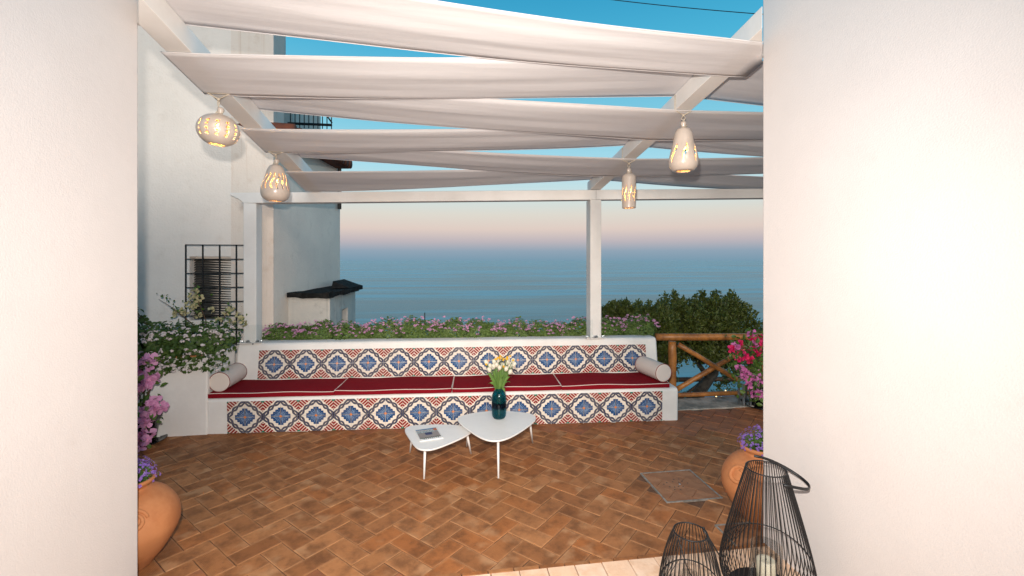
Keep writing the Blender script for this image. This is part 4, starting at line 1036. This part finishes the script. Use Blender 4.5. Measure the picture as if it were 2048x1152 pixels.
# ------------------------------------------------------------------ wire lanterns with candles
def wire_lantern(lab, loc, prof_, n, rw, hn, handle, glass, band=None):
    t = thing('wire_lantern', lab, 'lantern', loc, 0, 'black wire floor lanterns')
    P = smooth_prof(prof_, 24)
    for k in range(n):
        a = 2*PI*k/n; tw = .0
        obj('wire', MB().tube([(r_*math.cos(a), r_*math.sin(a), z_) for r_, z_ in P], rw, 5), M['black'], t, True)
    zr_ = lambda z_: float(np.interp(z_, [p[1] for p in P][::1] if P[0][1] < P[-1][1] else [p[1] for p in P][::-1], [p[0] for p in P] if P[0][1] < P[-1][1] else [p[0] for p in P][::-1]))
    for z_, rr in ((P[-1][1], rw*1.5), (P[0][1], rw*1.6)):
        obj('ring', MB().tube([(zr_(z_)*math.cos(2*PI*k/48), zr_(z_)*math.sin(2*PI*k/48), z_) for k in range(49)], rr, 6, False), M['black'], t, True)
    # slanted hoop and the finer crossed wires below it
    hz, hs = hn
    hp = [(zr_(hz+hs*math.sin(2*PI*k/60+.6))*math.cos(2*PI*k/60)*.99, zr_(hz+hs*math.sin(2*PI*k/60+.6))*math.sin(2*PI*k/60)*.99, hz+hs*math.sin(2*PI*k/60+.6)) for k in range(61)]
    obj('hoop', MB().tube(hp, rw*1.3, 6, False), M['black'], t, True)
    cw = MB()
    for k in range(n):
        for s_ in (-1, 1):
            pts = []
            for j in range(9):
                f = j/8; a = 2*PI*k/n+s_*f*.9; top = hz+hs*math.sin(a+.6); z_ = P[0][1]+(top-P[0][1])*f; r_ = zr_(z_)*.985; pts.append((r_*math.cos(a), r_*math.sin(a), z_))
            if 2.2 < (2*PI*k/n) % (2*PI) < 4.6: cw.tube(pts, rw*.7, 4, False)
    o = obj('crossed_wires', cw, M['black'], t, True); o['kind'] = 'stuff'
    obj('base', MB().lathe([(.0001, .004), (zr_(P[0][1])-.004, .004), (zr_(P[0][1]), .010), (.0001, .012)], 40), M['black'], t)
    obj('handle', handle, M['black'], t, True)
    gr, gh = glass; 
    g = thing('candle_jar', 'clear glass cylinder holding an ivory candle inside the %s wire lantern' % ('tall' if n > 40 else 'small'), 'candle jar', (loc[0], loc[1], loc[2]+.013), 0, 'candles in glass cylinders')
    obj('glass', MB().lathe([(.0001, .0), (gr, 0), (gr, gh), (gr-.003, gh), (gr-.003, .004), (.0001, .004)], 40), M['glass'], g, True)
    cr, ch = gr*.62, gh*.68
    obj('candle', MB().lathe([(.0001, .005), (cr, .005), (cr, ch-.006), (cr-.006, ch), (cr*.6, ch-.004), (.0001, ch-.008)], 32), M['candle'], g, True)
    obj('wick', MB().tube([(0, 0, ch-.01), (.001, 0, ch+.006)], .0012, 5), M['black'], g)
TZ = .0275
ll = (1.872, 2.43, TZ)
hb = MB(); hw_ = .02
def strap(pts, w, th):
    mb = MB(); P = [Vector(p) for p in pts]; n = len(P); vs = []
    for i, p in enumerate(P):
        t_ = (P[min(i+1, n-1)]-P[max(i-1, 0)]).normalized(); sd = Vector((.45, .25, .86)); sd = (sd-t_*sd.dot(t_)).normalized(); nr = t_.cross(sd)
        vs += [p+sd*w+nr*th, p-sd*w+nr*th, p-sd*w-nr*th, p+sd*w-nr*th]
    mb.add(vs, [(i*4+j, i*4+(j+1) % 4, (i+1)*4+(j+1) % 4, (i+1)*4+j) for i in range(n-1) for j in range(4)] + [(3,2,1,0), tuple((n-1)*4+j for j in range(4))]); return mb
hpts = []
for k in range(25):
    f = k/24; a = -PI/2+f*PI   # folded down to the wall side
    hpts.append((.015+.245*math.cos(a)**.8 if math.cos(a) > 0 else .015, .125*math.sin(a), .725-.085*max(0, math.cos(a))+.03*math.sin(a)))
wire_lantern('tall tapering black wire lantern with a strap handle against the house wall', ll,
    [(.205,.0), (.245,.09), (.252,.16), (.232,.27), (.195,.42), (.155,.57), (.118,.70), (.108,.735)], 56, .0025, (.21, .07), strap(hpts, .008, .0018), (.085, .27))
sl2 = (1.325, 2.315, TZ)
h2_ = MB(); h2_.tube([(-.085, -.02, .465), (-.06, -.06, .34), (.0, -.10, .20), (.09, -.12, .09)], .0028, 6)
h2_.tube([(.085, .015, .47), (.13, .0, .40), (.17, -.01, .33)], .0042, 6); h2_.ball((.09, .02, .475), .008, 8)
wire_lantern('small egg-shaped black wire lantern with a wire bail standing on the threshold', sl2,
    [(.13,.0), (.165,.08), (.168,.16), (.150,.28), (.118,.40), (.088,.475)], 40, .0025, (.17, .05), h2_, (.06, .22))

# ------------------------------------------------------------------ log railing and stone kerb
kb = struct(obj('stone_kerb', MB().b2(2.84, 6.6, 5.60, 6.06, -.55, .012), M['concrete'], bevel=.01))
rl = thing('log_railing', 'varnished brown log railing with crossed diagonals along the terrace edge', 'railing', (3.1, 6.0, 0))
def log(name, a, b_, r, mat, par, seed=0):
    rg = random.Random(seed); A, B = Vector(a), Vector(b_); n = 9; pts = [A.lerp(B, i/(n-1))+Vector((rg.uniform(-1,1), rg.uniform(-1,1), rg.uniform(-1,1)))*r*.07 for i in range(n)]
    mb = MB().tube(pts, [r*rg.uniform(.93, 1.06) for _ in range(n)], 14); return obj(name, mb, mat, par, True, world=True)
ra, rb = (2.93, 6.03), (4.62, 5.93)
log('top_rail', (ra[0]+.0, ra[1], .905), (rb[0]+1.6, rb[1]-.1, .875), .052, M['log'], rl, 1)
log('post', (3.17, 6.02, .0), (3.17, 6.02, .84), .056, M['log'], rl, 2)
log('post', (4.52, 5.94, .0), (4.52, 5.94, .82), .056, M['log'], rl, 3)
log('diagonal', (3.25, 6.00, .80), (4.43, 5.93, .10), .036, M['log'], rl, 4)
log('diagonal', (3.24, 6.045, .14), (4.45, 5.98, .80), .036, M['log'], rl, 5)
log('bottom_rail', (2.9, 6.09, .055), (5.9, 5.99, .055), .034, M['log'], rl, 6)
log('diagonal', (4.6, 5.93, .80), (5.9, 5.85, .10), .036, M['log'], rl, 7)

# lower terrace: second railing, table with candles
r2 = thing('log_railing', 'dim log railing down on the lower terrace beneath the trees', 'railing', (5.2, 9.2, -1.55))
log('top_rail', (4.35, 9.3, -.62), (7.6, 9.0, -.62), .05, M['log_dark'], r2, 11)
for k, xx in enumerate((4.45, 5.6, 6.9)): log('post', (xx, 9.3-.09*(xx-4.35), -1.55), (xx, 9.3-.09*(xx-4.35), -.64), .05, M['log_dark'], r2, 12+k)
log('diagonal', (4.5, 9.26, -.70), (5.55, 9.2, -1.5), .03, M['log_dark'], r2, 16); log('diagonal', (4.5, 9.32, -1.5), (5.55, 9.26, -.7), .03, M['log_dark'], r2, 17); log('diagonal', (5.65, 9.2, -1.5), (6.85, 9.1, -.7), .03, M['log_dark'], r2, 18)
tb = thing('garden_table', 'pale blue cloth-covered table down on the lower terrace', 'table', (5.45, 8.35, -1.55))
obj('table_top', MB().b2(-.45, .45, -.35, .35, .70, .73), M['tableblue'], tb); obj('cloth_front', MB().b2(-.45, .45, -.356, -.350, .15, .70), M['tableblue'], tb)
for dx in (-.4, .4):
    for dy in (-.3, .3): obj('leg', MB().b2(dx-.02, dx+.02, dy-.02, dy+.02, 0, .70), M['log_dark'], tb)
for k, (dx, dy) in enumerate(((-.18, -.1), (.02, .05), (.22, .2))):
    c = thing('candle_glass', 'small lit candle in a glass on the lower terrace table', 'candle', (5.45+dx, 8.35+dy, -.82), 0, 'candles on the lower table')
    obj('glass', MB().lathe([(.03, 0), (.035, .14), (.032, .14), (.028, .01), (.0001, .005)], 16), M['glass'], c, True); obj('flame', MB().ball((0, 0, .12), .013, 8, 1.6), M['flame'], c, True)

# ------------------------------------------------------------------ trees beyond the railing
def tree(lab, base, blobs, trunk, nleaf, lsz):
    t = thing('evergreen_tree', lab, 'tree', base, 0, 'dark trees beyond the railing'); Bv = np.array(base)
    tb_ = MB()
    for pts, r0 in trunk: tb_.tube([np.array(p)-Bv for p in pts], [r0*(1-.6*i/(len(pts)-1)) for i in range(len(pts))], 9)
    obj('trunk', tb_, M['bark'], t, True)
    tot = sum(b_[3]*b_[4]*b_[5] for b_ in blobs); Ps, Ds = [], []
    tw = MB()
    for (cx, cy, cz, rx, ry, rz_) in blobs:
        n = max(40, int(nleaf*(rx*ry*rz_)/tot)); k = max(6, n//46)
        # twigs: leaves gather along upward shoots that leave gaps between them
        u = RNG.normal(size=(k, 3)); u /= np.linalg.norm(u, axis=1)[:, None]; s0 = np.array([cx, cy, cz])-Bv+u*RNG.uniform(.25, .92, k)[:, None]*np.array([rx, ry, rz_])
        dr = u*.6+np.array([0, 0, .75])+RNG.normal(size=(k, 3))*.35; dr /= np.linalg.norm(dr, axis=1)[:, None]; ln = RNG.uniform(.14, .42, k)*(rz_/.6)**.5
        for q in range(k):
            e_ = s0[q]+dr[q]*ln[q]; tw.tube([s0[q]-dr[q]*.1, e_], [.006, .002], 3, False)
            m = 46; f = RNG.uniform(0, 1.0, m)[:, None]; pp = s0[q]+dr[q]*ln[q]*f+RNG.normal(size=(m, 3))*.05*(1.25-f); Ps.append(pp); Ds.append(dr[q]*.7+RNG.normal(size=(m, 3))*.75)
    Ps = np.concatenate(Ps); Ds = np.concatenate(Ds)
    c = np_obj('crown', leaf_cloud(Ps, Ds, RNG.uniform(.6, 1.15, len(Ps))*lsz, .42), M['crown'], t); obj('twigs', tw, M['bark'], t)
    return t
T1 = at(1430, 815, 9.3)
A_ = lambda px, py, d: at(px, py, d)
def bl(px, py, d, rpx, rpy, ry=None): p = at(px, py, d); return (*p, rpx*d/900, (ry or rpx*.8)*d/900, rpy*d/900)
tree('dark evergreen tree with a leaning trunk and tall crown behind the log railing', (T1[0], T1[1], -1.7),
     [bl(1400,650,9,70,42), bl(1450,640,9.2,45,40), bl(1355,655,8.8,50,40), bl(1345,612,8.9,14,26), bl(1415,618,9.1,26,26), bl(1470,640,9.2,25,26), bl(1440,690,9,60,30), bl(1380,690,8.8,60,28), bl(1500,655,9.3,22,26), bl(1480,690,9.3,36,26), bl(1455,735,9.2,28,24), bl(1345,715,8.7,34,16), bl(1400,720,8.9,40,14)],
     [([at(1385,808,9), at(1405,775,9), at(1428,745,9), at(1432,715,9), at(1420,690,9)], .13), ([at(1420,760,9), at(1395,725,8.95), at(1388,695,8.9)], .06), ([at(1430,735,9), at(1455,700,9.1), at(1465,670,9.1)], .06), ([at(1388,800,9), at(1372,812,9), at(1360,830,9)], .14)], 33000, .08)
T2 = at(1270, 830, 8.4)
tree('low dark evergreen tree beside the bench end behind the pink geraniums', (T2[0], T2[1], -2.4),
     [bl(1240,650,8.3,48,36), bl(1285,655,8.4,48,32), bl(1310,668,8.2,40,34), bl(1225,625,8.3,16,16), bl(1320,640,8.4,26,22), bl(1320,705,8.3,30,26), bl(1260,690,8.4,60,26), bl(1330,740,8.4,20,22)],
     [([at(1300,860,8.4), at(1310,790,8.4), at(1330,740,8.4), at(1300,690,8.4)], .09)], 30000, .078)
T3 = at(1500, 800, 11)
tree('small dark tree rising from the lower terrace next to the crimson bougainvillea', (T3[0], T3[1], -1.6),
     [bl(1500,700,11,24,34), bl(1516,672,11.2,20,24), bl(1470,752,10.5,26,18), bl(1545,690,11.2,40,50), bl(1440,765,10.6,18,12)], [([at(1500,815,11), at(1502,750,11), at(1506,690,11)], .07)], 4500, .08)
# scrub on the lower terrace edge
nS = 5000; P_ = np.stack([RNG.uniform(4.3, 9, nS), RNG.uniform(9.5, 10.6, nS), -1.55+RNG.uniform(0, .35, nS)*RNG.uniform(.3, 1, nS)], 1)
o = np_obj('ground_cover', leaf_cloud(P_, RNG.normal(size=(nS, 3))+np.array([0, 0, .8]), RNG.uniform(.05, .11, nS), .4), M['crown']); tag(o, 'dark ground cover along the edge of the lower terrace', 'ground cover', kind='stuff')

# ------------------------------------------------------------------ neighbouring house
nb = thing('neighbour_house', 'old grey and stained white house with shuttered window and roof terrace', 'house', (-4.5, 7.2, -2))
w = lambda px, py, Y: None
def xat(px, Y):   # world x at a measured column on the plane y=Y
    k = (px-1024)/900; t_ = Y/(math.cos(YAW)-k*math.sin(YAW)); return t_*(k*math.cos(YAW)+math.sin(YAW))
def zat(px, py, Y):
    k = (px-1024)/900; t_ = Y/(math.cos(YAW)-k*math.sin(YAW)); return 2.0+(520-py)/900*t_
YW = 6.58
xa, xb, xc = -9.0, xat(462, YW), xat(547, YW)
# front wall with a window opening
wx0, wx1 = xat(379, YW), xat(462, YW); wz0, wz1 = zat(420, 640, YW), zat(420, 513, YW)
def wall_piece(x0, x1, z0, z1, mat, name='wall', y0=YW, y1=YW+.4): return obj(name, MB().b2(x0, x1, y0, y1, z0, z1), mat, nb, world=True)
wall_piece(xa, wx0, -3, 6.6, M['oldwall']); wall_piece(wx0, wx1, -3, wz0, M['oldwall']); wall_piece(wx0, wx1, wz1, 6.6, M['oldwall'])
wall_piece(wx1, xc, -3, 6.6, M['stainwall'], 'stained_wall')
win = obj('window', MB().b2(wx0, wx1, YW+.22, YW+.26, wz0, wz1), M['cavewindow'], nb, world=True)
k = 0; z_ = wz0+.02
while z_ < wz1-.03:
    o = obj('slat', MB().box(((wx0+wx1)/2, YW+.12, z_), (wx1-wx0-.01, .05, .007), Matrix.Rotation(.5, 3, 'X')), M['slat'], win); o.location = -Vector(nb.location); z_ += .033
# receding grey side wall
g0 = Vector((xc, YW+.02)); g1 = Vector((xat(680, 9.0), 9.0)); ze = zat(640, 322, 8.2)
def slab_wall(a, b_, z0, z1, th, mat, name):
    d = (b_-a).normalized(); nrm = Vector((-d.y, d.x))*th; P = [a, b_, b_+nrm, a+nrm]; mb = MB()
    mb.add([(p.x, p.y, z) for z in (z0, z1) for p in P], [(3,2,1,0), (4,5,6,7), (0,1,5,4), (1,2,6,5), (2,3,7,6), (3,0,4,7)]); return obj(name, mb, mat, nb, world=True)
slab_wall(g0, g1, -6, ze, 2.0, M['greywall'], 'side_wall')
# end corner pipe and tiled eave above the grey wall
dd = (g1-g0).normalized(); dp = Vector((dd.y, -dd.x))
pp = g1-dd*.16+dp*.05; obj('downpipe', MB().tube([(pp.x, pp.y, zat(670, 420, 9)), (pp.x, pp.y, ze)], .035, 10), M['slat'], nb, True, world=True)
er = obj('eave', MB().add([(p.x, p.y, z) for z in (ze, ze+.06) for p in (g0-dp*.3, g1-dd*.15-dp*.3, g1-dd*.15+dp*.22, g0+dp*.22)], [(3,2,1,0), (4,5,6,7), (0,1,5,4), (1,2,6,5), (2,3,7,6), (3,0,4,7)]), M['tileroof'], nb, world=True)
for k in range(12):
    c = g0.lerp(g1, (k+.6)/12); a_, b_ = c-dd*.12+dp*.28, c-dd*.12-dp*.9
    o = obj('roof_tile', MB().tube([(a_.x, a_.y, ze+.075), (b_.x, b_.y, ze+.16)], .085, 8), M['tileroof'], er, True); o.location = -Vector(nb.location)
# upper storeys set back
Y2 = 9.6; x2 = xat(586, Y2)
obj('upper_wall', MB().b2(-9, x2, Y2, Y2+2, ze-1, zat(560, 120, Y2)), M['stainwall'], nb, world=True)
x3 = xat(500, Y2)
obj('top_wall', MB().b2(-9, x3, Y2+.05, Y2+2, zat(560, 121, Y2), zat(500, -40, Y2)), M['greywall'], nb, world=True)
zs = zat(520, 103, Y2); obj('balcony_slab', MB().b2(xat(455, Y2), xat(549, Y2), Y2-.5, Y2+.02, zs-.06, zs+.02), M['slate'], nb, world=True)
obj('gutter', MB().tube([(xat(372, 8.6), 8.6, zat(372, 50, 8.6)), (xat(445, 9.3), 9.3, zat(445, 90, 9.3))], .07, 8), M['slat'], nb, True, world=True)
# roof-terrace railing
zt, zl = zat(660, 226, Y2-.3), zat(660, 246, Y2-.3); xe = xat(664, Y2-.3)
rg_ = obj('railing', MB().tube([(x2, Y2-.3, zl-.04), (xe, Y2-.3, zl-.04)], .025, 6), M['black'], nb, world=True)
o = obj('handrail', MB().tube([(x2, Y2-.3, zat(660, 200, Y2)), (xe, Y2-.3, zat(660, 200, Y2))], .02, 6), M['black'], rg_); o.location = -Vector(nb.location)
xx = x2+.05
while xx < xe:
    o = obj('baluster', MB().tube([(xx, Y2-.3, zl-.12), (xx, Y2-.3, zat(660, 200, Y2))], .010, 5), M['black'], rg_); o.location = -Vector(nb.location); xx += .085
o = obj('brace', MB().tube([(xe-.45, Y2-.3, zat(660, 200, Y2)+.1), (xe, Y2-.3, zl)], .016, 5), M['black'], rg_); o.location = -Vector(nb.location)

# outbuilding with a blackened stone slab roof
YH = 7.0; hx0, hx1 = xat(580, YH), xat(660, YH); hzt = zat(660, 594, YH)
ht = thing('outbuilding', 'small limewashed outbuilding with a blackened slab roof below the neighbouring house', 'outbuilding', ((hx0+hx1)/2, YH+1, -2))
Yb = YH+1.85
nz0, nz1, ny0, ny1 = zat(690, 672, 8.3), zat(690, 612, 8.4), YH+.75, YH+1.2
obj('front_wall', MB().b2(hx0-.8, hx1, YH, YH+.3, -4, hzt), M['hutwall'], ht, world=True)
sw = MB().b2(hx1-.25, hx1+.002, YH+.3, ny0, -4, hzt-.005).b2(hx1-.25, hx1+.002, ny1, Yb, -4, hzt-.005).b2(hx1-.25, hx1+.002, ny0, ny1, nz1, hzt-.005).b2(hx1-.25, hx1+.002, ny0, ny1, -4, nz0)
obj('side_wall', sw, M['hutwall'], ht, world=True)
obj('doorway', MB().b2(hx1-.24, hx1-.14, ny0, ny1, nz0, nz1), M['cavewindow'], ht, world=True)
mb = MB(); P = [(hx0-.02, YH-.10), (hx1+.02, YH-.12), (hx1+.14, YH+.7), (hx1+.13, Yb+.1), (hx0, Yb+.1)]; n = len(P)
rgg = random.Random(5); outl = []
for i in range(n):
    a, b_ = P[i], P[(i+1) % n]
    for s_ in range(6): f = s_/6; outl.append((a[0]+(b_[0]-a[0])*f+rgg.uniform(-.025,.025), a[1]+(b_[1]-a[1])*f+rgg.uniform(-.025,.025)))
m = len(outl); vs = [(p[0], p[1], hzt+rgg.uniform(-.012,.012)+.0) for p in outl]+[(p[0], p[1], hzt+.075+rgg.uniform(-.015,.015)) for p in outl]
mb.add(vs, [tuple(range(m-1, -1, -1)), tuple(range(m, 2*m))]+[(i, (i+1) % m, m+(i+1) % m, m+i) for i in range(m)]); obj('roof_slab', mb, M['slate'], ht, world=True)
obj('roof_wedge', MB().add([(hx1-.2, YH+.9, hzt+.075), (hx1+.10, YH+.9, hzt+.075), (hx1+.10, Yb, hzt+.075), (hx1-.2, Yb, hzt+.075), (hx1-.2, YH+1.0, hzt+.19), (hx1-.2, Yb, hzt+.19)], [(0,1,2,3), (0,4,1), (3,2,5), (1,4,5,2), (0,3,5,4)]), M['slate'], ht, world=True)

# overhead cable
c0, c1 = at(1120, -14, 9), at(1640, 36, 8)
tag(obj('overhead_cable', MB().tube([Vector(c0).lerp(Vector(c1), i/20)+Vector((0, 0, -.05*4*(i/20)*(1-i/20))) for i in range(21)], .008, 5), M['black']), 'thin dark cable strung across the sky above the sails', 'cable')

for o in bpy.data.objects:
    if o.name.split('.')[0] == 'stems': o['kind'] = 'stuff'
